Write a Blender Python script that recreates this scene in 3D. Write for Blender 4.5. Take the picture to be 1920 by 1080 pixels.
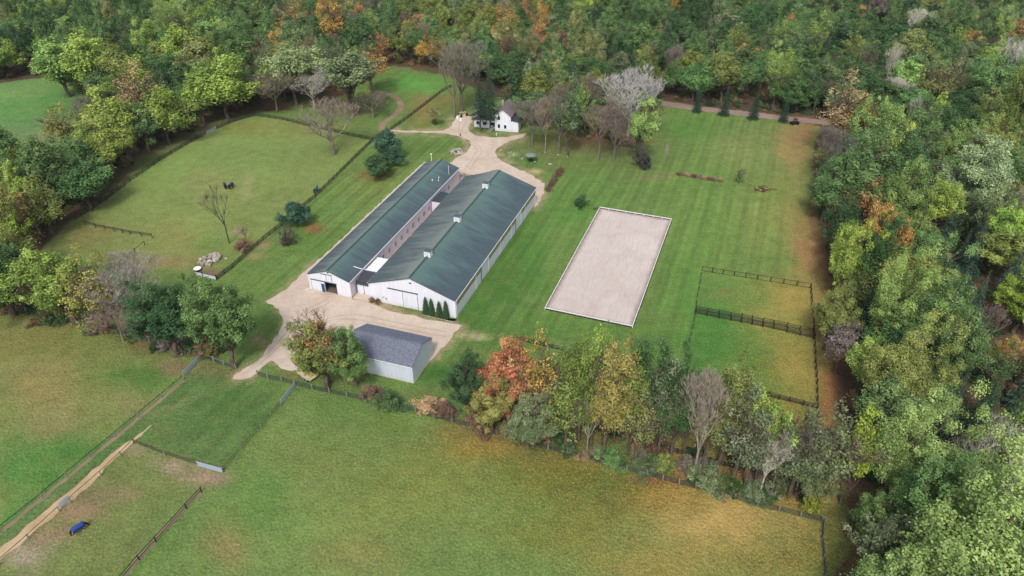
import bpy, bmesh, math, random
import numpy as np
from mathutils import Vector, Matrix

for o in list(bpy.data.objects): bpy.data.objects.remove(o)
scene = bpy.context.scene
C = scene.collection

# ------------------------------------------------------------------ camera, sky, sun, exposure
HAZE = 0.00005
FPX, PITCH, CAMH = 1353.0, math.radians(34.53), 96.3
cam_d = bpy.data.cameras.new("camera"); cam = bpy.data.objects.new("camera", cam_d); C.objects.link(cam)
cam_d.sensor_width = 36.0; cam_d.lens = FPX / 1920 * 36
cam_d.clip_start = 1; cam_d.clip_end = 9000
cam.location = (0, 0, CAMH); cam.rotation_euler = (math.pi / 2 - PITCH, 0, 0)
scene.camera = cam

SUN_EL, SUN_AZ = math.radians(50), math.radians(-168)      # azimuth measured from +Y towards +X
world = bpy.data.worlds.new("World"); scene.world = world; world.use_nodes = True
wn = world.node_tree; wn.nodes.clear()
sky = wn.nodes.new("ShaderNodeTexSky"); sky.sky_type = 'NISHITA'; sky.sun_disc = False
sky.sun_elevation = SUN_EL; sky.sun_rotation = SUN_AZ; sky.air_density = 1.0; sky.dust_density = 3.0; sky.ozone_density = 1.0
hs = wn.nodes.new("ShaderNodeHueSaturation"); hs.inputs['Saturation'].default_value = 0.45
bg = wn.nodes.new("ShaderNodeBackground"); bg.inputs[1].default_value = 0.11
wo = wn.nodes.new("ShaderNodeOutputWorld")
wn.links.new(sky.outputs[0], hs.inputs['Color']); wn.links.new(hs.outputs[0], bg.inputs[0]); wn.links.new(bg.outputs[0], wo.inputs[0])
sd = bpy.data.lights.new("sun", 'SUN'); sd.energy = 1.5; sd.angle = math.radians(10); sd.color = (1.0, 0.96, 0.9)
sun = bpy.data.objects.new("sun", sd); C.objects.link(sun)
sdir = Vector((math.sin(SUN_AZ) * math.cos(SUN_EL), math.cos(SUN_AZ) * math.cos(SUN_EL), math.sin(SUN_EL)))
sun.rotation_euler = sdir.to_track_quat('Z', 'Y').to_euler(); sun.location = (0, 150, 200)
scene.view_settings.view_transform = 'Standard'; scene.view_settings.look = 'None'
scene.view_settings.gamma = 1; scene.view_settings.use_curve_mapping = False
scene.view_settings.exposure = 0.61

# ------------------------------------------------------------------ helpers
CP, SP = math.cos(PITCH), math.sin(PITCH)
def G(u, v):
    """ground point that the photograph shows at picture position u, v (1920 x 1080)"""
    a, b = (u - 960) / FPX, (540 - v) / FPX
    dy, dz = CP + b * SP, -SP + b * CP
    t = -CAMH / dz
    return Vector((a * t, dy * t, 0.0))
def project(X, Y, Z):
    Z = Z - CAMH
    zf = np.maximum(Y * CP - Z * SP, 1.0); yu = Y * SP + Z * CP
    return 960 + FPX * X / zf, 540 - FPX * yu / zf
def height_to(p, vtop):
    """height of an upright thing at ground point p whose top shows at row vtop"""
    b = (540 - vtop) / FPX
    # yu = b*zf ; yu = Y*SP+Zr*CP ; zf = Y*CP-Zr*SP
    Zr = p[1] * (b * CP - SP) / (CP + b * SP)
    return Zr + CAMH
def ppm(p, h=0):
    return FPX / (p[1] * CP + (CAMH - h) * SP)
def lin(c):
    out = []
    for x in c:
        x = x / 255
        out.append(x / 12.92 if x <= 0.04045 else ((x + 0.055) / 1.055) ** 2.4)
    return tuple(out)
def children(o): return [c for c in bpy.data.objects if c.parent is o]
def tag(o, label=None, cat=None, group=None, kind=None):
    if label: o['label'] = label
    if cat: o['category'] = cat
    if group: o['group'] = group
    if kind: o['kind'] = kind
    return o
def empty(name, loc=(0, 0, 0), rz=0.0, sc=(1, 1, 1)):
    o = bpy.data.objects.new(name, None); C.objects.link(o)
    o.location = loc; o.rotation_euler = (0, 0, rz); o.scale = sc; o.empty_display_size = 0.5
    return o
def link(name, me, parent=None, loc=(0, 0, 0), rz=0.0):
    o = bpy.data.objects.new(name, me); C.objects.link(o); o.location = loc; o.rotation_euler = (0, 0, rz)
    if parent is not None: o.parent = parent
    return o
def np_mesh(name, V, F, mat=None, attrs=None, smooth=False):
    V = np.asarray(V, dtype=np.float32); F = np.asarray(F, dtype=np.int32)
    me = bpy.data.meshes.new(name); n, k = F.shape
    me.vertices.add(len(V)); me.vertices.foreach_set('co', V.ravel())
    me.loops.add(n * k); me.loops.foreach_set('vertex_index', F.ravel())
    me.polygons.add(n); me.polygons.foreach_set('loop_start', np.arange(0, n * k, k, dtype=np.int32))
    me.polygons.foreach_set('use_smooth', np.full(n, smooth))
    if attrs:
        for an, arr in attrs.items():
            arr = np.asarray(arr, dtype=np.float32)
            if arr.ndim == 1: a = me.attributes.new(an, 'FLOAT', 'POINT'); a.data.foreach_set('value', arr)
            else:
                a = me.attributes.new(an, 'FLOAT_COLOR', 'POINT')
                a.data.foreach_set('color', np.concatenate([arr, np.ones((len(arr), 1), np.float32)], 1).ravel())
    me.update(calc_edges=True); me.validate()
    if mat: me.materials.append(mat)
    return me
class MB:
    """collects boxes, prisms and tubes, and links them as one mesh"""
    def __init__(s): s.v = []; s.f = []
    def poly(s, vs, fs):
        b = len(s.v); s.v += [tuple(x) for x in vs]; s.f += [tuple(i + b for i in f) for f in fs]; return s
    def box(s, x0, x1, y0, y1, z0, z1):
        vs = [(x0, y0, z0), (x1, y0, z0), (x1, y1, z0), (x0, y1, z0), (x0, y0, z1), (x1, y0, z1), (x1, y1, z1), (x0, y1, z1)]
        return s.poly(vs, [(3, 2, 1, 0), (4, 5, 6, 7), (0, 1, 5, 4), (1, 2, 6, 5), (2, 3, 7, 6), (3, 0, 4, 7)])
    def bar(s, a, b, w, h=None, up=(0, 0, 1)):
        h = h or w; a = Vector(a); b = Vector(b); d = (b - a).normalized()
        sx = d.cross(Vector(up))
        if sx.length < 1e-4: sx = d.cross(Vector((0, 1, 0)))
        sx.normalize(); sy = sx.cross(d)
        vs = [p + sx * (i * w / 2) + sy * (j * h / 2) for p in (a, b) for i, j in ((-1, -1), (1, -1), (1, 1), (-1, 1))]
        return s.poly(vs, [(3, 2, 1, 0), (4, 5, 6, 7), (0, 1, 5, 4), (1, 2, 6, 5), (2, 3, 7, 6), (3, 0, 4, 7)])
    def cyl(s, a, b, r0, r1=None, n=8):
        r1 = r0 if r1 is None else r1; a = Vector(a); b = Vector(b); d = (b - a).normalized()
        sx = d.cross(Vector((0, 0, 1)))
        if sx.length < 1e-3: sx = d.cross(Vector((0, 1, 0)))
        sx.normalize(); sy = sx.cross(d)
        vs = [p + (sx * math.cos(t) + sy * math.sin(t)) * r for p, r in ((a, r0), (b, r1)) for t in [2 * math.pi * k / n for k in range(n)]]
        fs = [(k, (k + 1) % n, n + (k + 1) % n, n + k) for k in range(n)] + [tuple(range(n - 1, -1, -1)), tuple(range(n, 2 * n))]
        return s.poly(vs, fs)
    def prism_xz(s, pts, y0, y1):
        n = len(pts)
        vs = [(x, y0, z) for x, z in pts] + [(x, y1, z) for x, z in pts]
        return s.poly(vs, [tuple(range(n)), tuple(range(2 * n - 1, n - 1, -1))] + [(k, n + k, n + (k + 1) % n, (k + 1) % n) for k in range(n)])
    def build(s, name, mat, parent=None, loc=(0, 0, 0), rz=0.0, bevel=0):
        me = bpy.data.meshes.new(name); me.from_pydata([tuple(v) for v in s.v], [], s.f)
        bm = bmesh.new(); bm.from_mesh(me); bmesh.ops.recalc_face_normals(bm, faces=bm.faces)
        if bevel: bmesh.ops.bevel(bm, geom=bm.edges[:], offset=bevel, segments=1, affect='EDGES')
        bm.to_mesh(me); bm.free()
        me.materials.append(mat); me.update()
        return link(name, me, parent, loc, rz)
def copy_tree(o, parent=None):
    c = o.copy(); C.objects.link(c); c.parent = parent
    for ch in list(o.children): copy_tree(ch, c)
    return c

# value noise in plain numpy, for the ground's zones
_rs = np.random.RandomState(5)
_NG = _rs.rand(256, 256)
def vnoise(x, y, s, off=0.0):
    x = x / s + off * 17.3 + 1000; y = y / s + off * 9.1 + 1000
    xi = np.floor(x).astype(int); yi = np.floor(y).astype(int); fx = x - xi; fy = y - yi
    fx = fx * fx * (3 - 2 * fx); fy = fy * fy * (3 - 2 * fy)
    a = _NG[xi % 256, yi % 256]; b = _NG[(xi + 1) % 256, yi % 256]; c = _NG[xi % 256, (yi + 1) % 256]; d = _NG[(xi + 1) % 256, (yi + 1) % 256]
    return (a * (1 - fx) + b * fx) * (1 - fy) + (c * (1 - fx) + d * fx) * fy
def fbm(x, y, s, off=0.0, o=4):
    r = 0; a = 1; t = 0
    for k in range(o): r = r + a * vnoise(x, y, s / 2 ** k, off + k); t += a; a *= 0.55
    return r / t

# ------------------------------------------------------------------ materials
class NT:
    def __init__(s, name):
        s.m = bpy.data.materials.new(name); s.m.use_nodes = True; s.t = s.m.node_tree; s.t.nodes.clear()
        s.out = s.t.nodes.new("ShaderNodeOutputMaterial"); s.b = s.t.nodes.new("ShaderNodeBsdfPrincipled")
        s.t.links.new(s.b.outputs[0], s.out.inputs[0]); s.b.inputs['Specular IOR Level'].default_value = 0.25
    def n(s, typ, **kw):
        x = s.t.nodes.new("ShaderNode" + typ)
        for k, v in kw.items(): setattr(x, k, v)
        return x
    def set(s, sock, v):
        if isinstance(v, bpy.types.NodeSocket): s.t.links.new(v, sock)
        elif isinstance(v, (tuple, list)) and len(v) == 3 and sock.type == 'RGBA': sock.default_value = (*v, 1)
        else: sock.default_value = v
    def coord(s, kind='Object', scale=(1, 1, 1), rot=0.0):
        c = s.n('TexCoord'); m = s.n('Mapping'); m.inputs['Scale'].default_value = scale; m.inputs['Rotation'].default_value = (0, 0, rot)
        s.t.links.new(c.outputs[kind], m.inputs[0]); return m.outputs[0]
    def world(s, scale=(1, 1, 1), rot=0.0):
        c = s.n('NewGeometry'); m = s.n('Mapping'); m.inputs['Scale'].default_value = scale; m.inputs['Rotation'].default_value = (0, 0, rot)
        s.t.links.new(c.outputs['Position'], m.inputs[0]); return m.outputs[0]
    def noise(s, vec, scale, detail=4, rough=0.6, dist=0.0):
        x = s.n('TexNoise'); s.set(x.inputs['Vector'], vec); x.inputs['Scale'].default_value = scale
        x.inputs['Detail'].default_value = detail; x.inputs['Roughness'].default_value = rough; x.inputs['Distortion'].default_value = dist
        return x.outputs['Fac']
    def voro(s, vec, scale, out='Distance', rnd=1.0):
        x = s.n('TexVoronoi'); s.set(x.inputs['Vector'], vec); x.inputs['Scale'].default_value = scale; x.inputs['Randomness'].default_value = rnd
        return x.outputs[out]
    def wave(s, vec, scale, dist=0, detail=2, dscale=1.0):
        x = s.n('TexWave'); s.set(x.inputs['Vector'], vec); x.inputs['Scale'].default_value = scale; x.inputs['Distortion'].default_value = dist
        x.inputs['Detail'].default_value = detail; x.inputs['Detail Scale'].default_value = dscale; return x.outputs['Fac']
    def rng(s, v, a, b, c=0.0, d=1.0):
        x = s.n('MapRange'); s.set(x.inputs[0], v)
        for i, q in enumerate((a, b, c, d)): s.set(x.inputs[i + 1], q)
        return x.outputs[0]
    def math(s, op, a, b=0.0):
        x = s.n('Math', operation=op); s.set(x.inputs[0], a); s.set(x.inputs[1], b); return x.outputs[0]
    def mix(s, f, a, b, mode='MIX'):
        x = s.n('Mix', data_type='RGBA', blend_type=mode); s.set(x.inputs[0], f); s.set(x.inputs[6], a); s.set(x.inputs[7], b); return x.outputs[2]
    def attr(s, name, typ='GEOMETRY', out='Fac'):
        x = s.n('Attribute', attribute_name=name, attribute_type=typ); return x.outputs[out]
    def bump(s, h, strength=0.5, dist=0.1):
        x = s.n('Bump'); s.set(x.inputs['Height'], h); x.inputs['Strength'].default_value = strength; x.inputs['Distance'].default_value = dist
        s.t.links.new(x.outputs[0], s.b.inputs['Normal']); return x
    def done(s, col, rough=0.8):
        s.set(s.b.inputs['Base Color'], col); s.set(s.b.inputs['Roughness'], rough); return s.m

def simple(name, c, rough=0.7, var=0.25, scale=2.0, metal=0.0, sx=(1, 1, 1), bump=0.0):
    t = NT(name); v = t.coord('Object', sx)
    f = t.noise(v, scale, 5, 0.65); f2 = t.noise(v, scale * 7, 3, 0.6)
    c = lin(c)
    k = t.math('ADD', t.math('MULTIPLY', f, 0.7), t.math('MULTIPLY', f2, 0.3))
    k = t.rng(k, 0.3, 0.7)
    col = t.mix(k, tuple(x * (1 - var) for x in c), tuple(min(1, x * (1 + var)) for x in c))
    t.b.inputs['Metallic'].default_value = metal
    if bump: t.bump(f2, bump, 0.03)
    return t.done(col, rough)

M = {}
def siding(name, c, dirt=(150, 140, 125)):
    t = NT(name); v = t.coord('Object')
    sep = t.n('SeparateXYZ'); t.set(sep.inputs[0], v)
    streak = t.noise(t.coord('Object', (1.4, 1.4, 0.12)), 1.6, 5, 0.65)
    c = lin(c)
    base = t.mix(t.rng(streak, 0.35, 0.7), tuple(x * 0.88 for x in c), c)
    low = t.math('MULTIPLY', t.rng(sep.outputs[2], 0.0, 1.0, 1.0, 0.0), t.rng(t.noise(v, 1.1, 4), 0.35, 0.7))
    base = t.mix(t.math('MULTIPLY', low, 0.45), base, lin(dirt))
    rib = t.wave(t.coord('Object', (1, 1, 0)), 1.05); rib2 = t.n('TexWave'); rib2.bands_direction = 'Y'; t.set(rib2.inputs[0], t.coord('Object')); rib2.inputs['Scale'].default_value = 1.05
    r = t.math('MAXIMUM', t.rng(rib, 0.9, 1.0), t.rng(rib2.outputs['Fac'], 0.9, 1.0))
    t.bump(r, 0.5, 0.03)
    return t.done(base, 0.5)
M['white_siding'] = siding('white_steel_siding', (228, 231, 242))
M['grey_siding'] = siding('pale_grey_siding', (206, 214, 228))
M['stall_wall'] = siding('aged_white_wall', (222, 212, 222))
M['white_paint'] = simple('white_paint', (238, 238, 240), 0.5, 0.06, 1.0)
M['dark_trim'] = simple('dark_trim', (66, 78, 88), 0.5, 0.2)
M['black'] = simple('black_paint', (30, 32, 36), 0.5, 0.25)
M['interior'] = simple('barn_floor_dirt', (110, 95, 84), 0.95, 0.3, 0.6)
M['blue_door'] = simple('blue_door_paint', (34, 78, 120), 0.5, 0.15)
M['olive'] = simple('olive_curtain', (158, 154, 118), 0.75, 0.12, 0.5, sx=(1, 1, 3))
M['timber_dark'] = simple('dark_stained_timber', (52, 48, 46), 0.85, 0.3, 3)
M['timber_grey'] = simple('weathered_timber', (128, 126, 118), 0.85, 0.25, 3)
M['timber_brown'] = simple('brown_timber', (96, 78, 60), 0.9, 0.3, 3)
M['galv'] = simple('galvanised_steel', (168, 184, 196), 0.45, 0.15, 4, metal=0.3)
M['mesh_dark'] = simple('dark_mesh_wire', (66, 74, 72), 0.7, 0.2, 2)
M['skylight'] = simple('smoked_roof_panel', (70, 72, 80), 0.35, 0.2, 1)
M['white_roof'] = simple('white_metal_roof', (232, 230, 232), 0.5, 0.08, 0.6)
M['dark_roof'] = simple('slate_blue_metal', (60, 74, 80), 0.5, 0.2, 0.8)
M['glass'] = simple('window_glass', (40, 48, 58), 0.15, 0.2)
M['mulch'] = simple('dark_mulch', (74, 56, 44), 0.95, 0.3, 2, bump=0.5)
M['blanket_blue'] = simple('blue_horse_blanket', (44, 68, 140), 0.7, 0.15, 2)
M['blanket_navy'] = simple('navy_horse_blanket', (40, 56, 92), 0.7, 0.15, 2)
M['blanket_teal'] = simple('teal_blue_horse_blanket', (44, 92, 140), 0.7, 0.15, 2)
M['horse_black'] = simple('black_horse_coat', (32, 26, 24), 0.5, 0.3, 3)
M['horse_bay'] = simple('dark_brown_horse_coat', (58, 40, 30), 0.5, 0.3, 3)
M['white_hair'] = simple('white_horse_hair', (220, 215, 205), 0.7, 0.05, 3)
M['tyre'] = simple('tyre_rubber', (28, 28, 30), 0.8, 0.2)
M['hay'] = simple('hay', (176, 152, 104), 0.95, 0.3, 5, bump=0.6)
M['ply'] = simple('weathered_plywood', (190, 172, 140), 0.85, 0.2, 2)
M['house_roof'] = simple('brown_grey_shingle', (120, 112, 110), 0.9, 0.2, 1.2)
M['porch_roof'] = simple('charcoal_shingle', (66, 68, 78), 0.9, 0.2, 1.2)
M['green_canvas'] = simple('green_canvas', (116, 136, 124), 0.7, 0.12, 1.5)

def stone_mat():
    t = NT('field_stone'); v = t.world()
    col = t.mix(t.rng(t.noise(v, 0.9, 5), 0.35, 0.65), lin((126, 120, 114)), lin((196, 190, 180)))
    oi = t.n('ObjectInfo'); col = t.mix(t.math('MULTIPLY', oi.outputs['Random'], 0.55), col, lin((148, 134, 118)))
    t.bump(t.noise(v, 3, 6), 0.6, 0.1); return t.done(col, 0.9)
M['stone'] = stone_mat()

def shingle():
    t = NT('blue_grey_shingles'); v = t.coord('Object')
    w = t.voro(t.coord('Object', (1.0, 2.0, 2.0)), 5.5, 'Color'); sp = t.n('SeparateColor'); t.set(sp.inputs[0], w)
    k = t.math('ADD', t.math('MULTIPLY', sp.outputs[0], 0.6), t.math('MULTIPLY', t.noise(v, 4, 4), 0.5))
    col = t.mix(t.rng(k, 0.2, 0.9), lin((82, 87, 100)), lin((124, 129, 146)))
    t.bump(t.noise(v, 9, 4), 0.4, 0.03); return t.done(col, 0.9)
M['shingle'] = shingle()

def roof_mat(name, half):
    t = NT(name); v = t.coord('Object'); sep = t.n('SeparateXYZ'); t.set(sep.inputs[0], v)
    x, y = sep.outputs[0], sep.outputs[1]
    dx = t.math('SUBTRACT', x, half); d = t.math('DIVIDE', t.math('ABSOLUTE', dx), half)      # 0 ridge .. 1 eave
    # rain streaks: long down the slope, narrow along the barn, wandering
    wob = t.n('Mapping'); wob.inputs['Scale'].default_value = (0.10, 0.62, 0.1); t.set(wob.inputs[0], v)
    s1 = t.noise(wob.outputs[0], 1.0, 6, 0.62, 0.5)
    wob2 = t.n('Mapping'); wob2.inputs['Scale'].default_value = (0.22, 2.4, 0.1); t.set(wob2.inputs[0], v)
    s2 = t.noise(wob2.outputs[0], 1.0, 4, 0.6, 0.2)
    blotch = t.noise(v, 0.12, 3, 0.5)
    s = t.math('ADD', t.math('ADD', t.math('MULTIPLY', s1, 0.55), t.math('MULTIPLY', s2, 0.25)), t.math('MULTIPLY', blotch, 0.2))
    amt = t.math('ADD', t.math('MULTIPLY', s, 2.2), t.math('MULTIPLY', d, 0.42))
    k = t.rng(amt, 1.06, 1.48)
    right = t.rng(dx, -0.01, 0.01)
    teal = t.mix(right, lin((120, 132, 128)), lin((92, 118, 116)))  # left slope painted lighter: the sky light it catches is put into its colours
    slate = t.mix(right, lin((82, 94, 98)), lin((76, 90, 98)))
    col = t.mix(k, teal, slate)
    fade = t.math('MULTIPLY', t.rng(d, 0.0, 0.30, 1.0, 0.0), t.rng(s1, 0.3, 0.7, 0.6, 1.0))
    col = t.mix(t.math('MULTIPLY', fade, 0.6), col, t.mix(right, lin((142, 148, 136)), lin((100, 126, 120))))  # stain near the ridge; the paler left tint also has light painted in
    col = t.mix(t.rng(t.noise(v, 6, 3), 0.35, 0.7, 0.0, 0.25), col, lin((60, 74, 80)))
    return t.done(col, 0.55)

GROUT = math.radians(20)
def ground_mat():
    t = NT('ground_grass_and_litter'); v = t.world()
    base = t.attr('col', out='Color'); lit = t.attr('litter'); mow = t.attr('mow'); wood = t.attr('wood')
    n1 = t.noise(v, 0.05, 5, 0.6); n2 = t.noise(v, 0.35, 5, 0.65); n3 = t.noise(v, 2.2, 5, 0.7)
    tuft = t.voro(v, 1.7)
    k = t.math('ADD', t.math('ADD', t.math('MULTIPLY', n1, 0.25), t.math('MULTIPLY', n2, 0.4)), t.math('MULTIPLY', n3, 0.6))
    bright = t.rng(k, 0.40, 0.80, 0.52, 1.40)
    vm = t.n('VectorMath', operation='SCALE'); t.set(vm.inputs[0], base); t.set(vm.inputs['Scale'], bright); col = vm.outputs[0]
    # drier and greener patches
    dry = t.rng(t.noise(v, 0.16, 6, 0.7, 0.6), 0.5, 0.75); col = t.mix(t.math('MULTIPLY', dry, 0.18), col, lin((142, 132, 82)))
    lush = t.rng(t.noise(v, 0.11, 6, 0.7, 0.8), 0.55, 0.75); lush = t.math('MULTIPLY', lush, t.math('SUBTRACT', 1.0, wood))
    col = t.mix(t.math('MULTIPLY', lush, 0.28), col, lin((66, 112, 44)))
    # mowing lines, along the arena's long side
    mv = t.world((1, 1, 1), GROUT)
    w1 = t.wave(mv, 0.062, 3.5, 3, 0.25); w2 = t.wave(mv, 0.155, 1.8, 3, 0.4)
    stripes = t.math('ADD', t.math('MULTIPLY', t.rng(w1, 0.2, 0.8, -0.5, 0.5), 0.6), t.math('MULTIPLY', t.rng(w2, 0.3, 0.7, -0.5, 0.5), 0.4))
    sm = t.math('ADD', t.math('MULTIPLY', t.math('MULTIPLY', t.math('MULTIPLY', stripes, t.rng(t.noise(v, 0.06, 3), 0.35, 0.65, 0.3, 1.3)), mow), 0.40), 1.0)
    vm2 = t.n('VectorMath', operation='SCALE'); t.set(vm2.inputs[0], col); t.set(vm2.inputs['Scale'], sm); col = vm2.outputs[0]
    # fallen leaves: small flecks of straw, gold and rust
    vo = t.n('TexVoronoi'); t.set(vo.inputs['Vector'], v); vo.inputs['Scale'].default_value = 5.6
    sc = t.n('SeparateColor'); t.set(sc.inputs[0], vo.outputs['Color'])
    keep = t.math('LESS_THAN', sc.outputs[0], t.math('MULTIPLY', t.math('SUBTRACT', lit, 0.035), t.rng(t.noise(v, 0.25, 4), 0.3, 0.6, 0.7, 1.25)))
    fleck = t.math('MULTIPLY', keep, t.rng(vo.outputs['Distance'], 0.4, 0.6, 1.0, 0.0))
    gr = t.rng(sc.outputs[1], 0.0, 1.0, 0.80, 1.22); vm3 = t.n('VectorMath', operation='SCALE'); t.set(vm3.inputs[0], col); t.set(vm3.inputs['Scale'], gr); col = vm3.outputs[0]
    lc = t.mix(sc.outputs[1], lin((200, 166, 92)), lin((170, 128, 70))); lc = t.mix(t.math('MULTIPLY', sc.outputs[2], 0.4), lc, lin((214, 192, 140)))
    lc = t.mix(wood, lc, lin((120, 90, 66)))
    col = t.mix(t.math('MULTIPLY', fleck, 0.6), col, lc)
    t.bump(t.math('ADD', n3, t.math('MULTIPLY', tuft, 0.6)), 0.9, 0.25)
    return t.done(col, 0.95)

def gravel_mat(name, c1, c2, c3, scale=1.0):
    t = NT(name); v = t.world()
    n1 = t.noise(v, 0.12 * scale, 5, 0.65, 0.8); n2 = t.noise(v, 0.7 * scale, 5, 0.7); n3 = t.noise(v, 5 * scale, 4, 0.7)
    col = t.mix(t.rng(n1, 0.35, 0.65), lin(c1), lin(c2)); col = t.mix(t.rng(n2, 0.42, 0.72, 0, 0.4), col, lin(c3))
    k = t.rng(n3, 0.3, 0.7, 0.78, 1.2); vm = t.n('VectorMath', operation='SCALE'); t.set(vm.inputs[0], col); t.set(vm.inputs['Scale'], k)
    gcol = t.mix(t.rng(t.noise(v, 0.22 * scale, 6, 0.75, 1.2), 0.60, 0.72, 0, 0.55), vm.outputs[0], lin((120, 118, 76)))
    t.bump(n3, 0.5, 0.08); return t.done(gcol, 0.95)
M['gravel'] = gravel_mat('gravel', (190, 172, 156), (206, 190, 175), (160, 140, 122))
M['track'] = gravel_mat('bare_dirt_track', (196, 172, 140), (172, 146, 112), (136, 128, 84))
M['red_track'] = gravel_mat('brown_dirt', (148, 128, 108), (130, 110, 92), (104, 108, 68))
M['road'] = gravel_mat('dirt_road', (160, 140, 128), (138, 118, 108), (116, 98, 86))

def sand_mat():
    t = NT('raked_arena_sand'); v = t.coord('Object')
    n = t.noise(v, 0.09, 4, 0.6, 1.0); f = t.noise(v, 3.0, 5, 0.7)
    wv = t.noise(t.coord('Object', (7.0, .22, 1), 0.12), 1.0, 3, 0.6, 0.9)
    wv2 = t.noise(t.coord('Object', (6.0, .3, 1), 0.75), 1.0, 3, 0.6, 1.6)
    sep = t.n('SeparateXYZ'); t.set(sep.inputs[0], v)
    col = t.mix(t.rng(n, 0.35, 0.65), lin((198, 185, 178)), lin((212, 200, 194)))
    pm2 = t.rng(t.noise(v, 0.13, 2, 0.5), 0.45, 0.55); rk = t.math('ADD', t.math('MULTIPLY', wv, pm2), t.math('MULTIPLY', wv2, t.math('SUBTRACT', 1.0, pm2)))
    col = t.mix(t.rng(rk, 0.42, 0.68, 0, 0.5), col, lin((150, 136, 128)))
    col = t.mix(t.rng(f, 0.4, 0.8, 0, 0.4), col, lin((144, 130, 122)))
    ex = t.math('MINIMUM', t.math('MINIMUM', sep.outputs[0], t.math('SUBTRACT', 20.0, sep.outputs[0])), t.math('MINIMUM', sep.outputs[1], t.math('SUBTRACT', 50.78, sep.outputs[1])))
    e2 = t.math('ADD', ex, t.math('MULTIPLY', t.noise(v, 0.4, 4), 1.2))
    col = t.mix(t.rng(e2, 0.6, 1.9, 0.75, 0.0), col, lin((116, 100, 88)))
    t.bump(t.math('ADD', rk, f), 0.4, 0.06); return t.done(col, 0.95)
M['sand'] = sand_mat()

def bark(name, c1, c2):
    t = NT(name); v = t.coord('Object', (1, 1, 0.2))
    col = t.mix(t.rng(t.noise(v, 4, 5), 0.35, 0.65), lin(c1), lin(c2)); t.bump(t.noise(v, 9, 4), 0.6, 0.05); return t.done(col, 0.9)
M['bark'] = bark('grey_brown_bark', (74, 62, 54), (112, 98, 86))
def tint_bark():
    t = NT('leafless_branch_bark'); oi = t.n('ObjectInfo'); v = t.world()
    col = t.mix(t.rng(t.noise(v, 0.8, 4), 0.35, 0.65, 0, 0.35), oi.outputs['Color'], lin((60, 52, 46))); return t.done(col, 0.9)
M['twig'] = tint_bark()

def leaf_mat(name, instancer=False):
    t = NT(name)
    if instancer: base = t.attr('tint', 'INSTANCER', 'Color')
    else: base = t.n('ObjectInfo').outputs['Color']
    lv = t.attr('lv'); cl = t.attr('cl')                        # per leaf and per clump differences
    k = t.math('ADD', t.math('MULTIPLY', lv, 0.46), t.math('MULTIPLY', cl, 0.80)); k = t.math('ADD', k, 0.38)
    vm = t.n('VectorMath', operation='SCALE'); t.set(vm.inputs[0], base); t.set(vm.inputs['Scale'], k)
    # some clumps turn: warmer and yellower
    hs = t.n('HueSaturation'); t.set(hs.inputs['Color'], vm.outputs[0]); t.set(hs.inputs['Hue'], t.rng(cl, 0, 1, 0.510, 0.487)); t.set(hs.inputs['Saturation'], t.rng(lv, 0, 1, 1.08, 0.88))
    d = t.n('BsdfDiffuse'); tr = t.n('BsdfTranslucent'); mx = t.n('MixShader'); mx.inputs[0].default_value = 0.2
    t.set(d.inputs[0], hs.outputs[0]); t.set(tr.inputs[0], hs.outputs[0])
    t.t.links.new(d.outputs[0], mx.inputs[1]); t.t.links.new(tr.outputs[0], mx.inputs[2]); t.t.links.new(mx.outputs[0], t.out.inputs[0])
    return t.m
M['leaf'] = leaf_mat('leaves'); M['leaf_far'] = leaf_mat('leaves_of_far_trees', True)

# ------------------------------------------------------------------ ground
def axis(lo, hi, step, far):
    a = list(np.arange(lo, hi + 0.01, step)); s = step
    while a[-1] < far: s *= 1.35; a.append(a[-1] + s)
    s = step; b = []
    x = lo
    while x > -far: s *= 1.35; x -= s; b.append(x)
    return np.array(b[::-1] + a)
gx = axis(-215, 215, 1.15, 4500); gy = axis(38, 440, 1.15, 4500)
XX, YY = np.meshgrid(gx, gy); nx, ny = len(gx), len(gy)
P = np.stack([XX.ravel(), YY.ravel(), np.zeros(nx * ny)], 1)
wx = P[:, 0] + (fbm(P[:, 0], P[:, 1], 9, 1) - 0.5) * 5.5; wy = P[:, 1] + (fbm(P[:, 0], P[:, 1], 9, 2) - 0.5) * 5.5
U, Vv = project(wx, wy, np.zeros(len(P)))
U0, V0 = project(P[:, 0], P[:, 1], np.zeros(len(P)))
def inside(poly, u, v):
    c = np.zeros(len(u), bool); n = len(poly)
    for i in range(n):
        x0, y0 = poly[i]; x1, y1 = poly[(i + 1) % n]
        if y0 == y1: continue
        m = ((y0 > v) != (y1 > v)) & (u < (x1 - x0) * (v - y0) / (y1 - y0) + x0); c ^= m
    return c
FARM = [(-900, 560), (0, 578), (60, 585), (75, 470), (150, 400), (250, 330), (395, 245), (480, 212), (560, 205), (640, 180), (690, 150), (735, 123), (840, 140), (870, 160),
        (960, 195), (1010, 205), (1215, 200), (1225, 196), (1500, 228), (1532, 235), (1515, 400), (1530, 500), (1552, 640), (1568, 780), (1580, 900), (1575, 1700), (-900, 1700)]
FIELD = [(-900, 170), (0, 155), (95, 143), (165, 178), (190, 225), (230, 262), (130, 335), (0, 350), (-900, 380)]
PADDOCK = [(75, 470), (150, 400), (250, 330), (395, 245), (480, 215), (575, 232), (700, 262), (590, 372), (405, 522), (270, 500), (120, 490)]
RPAD1 = [(1316, 502), (1519, 533), (1526, 628), (1303, 583)]
RPAD2 = [(1303, 583), (1526, 628), (1532, 762), (1440, 800), (1286, 690)]
SMALLPAD = [(250, 823), (372, 866), (418, 884), (376, 915), (200, 1100), (-80, 1100)]
BOTTOM = [(586, 732), (848, 795), (1212, 895), (1545, 982), (1560, 1700), (-100, 1700), (376, 915), (418, 884), (527, 752)]
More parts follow.
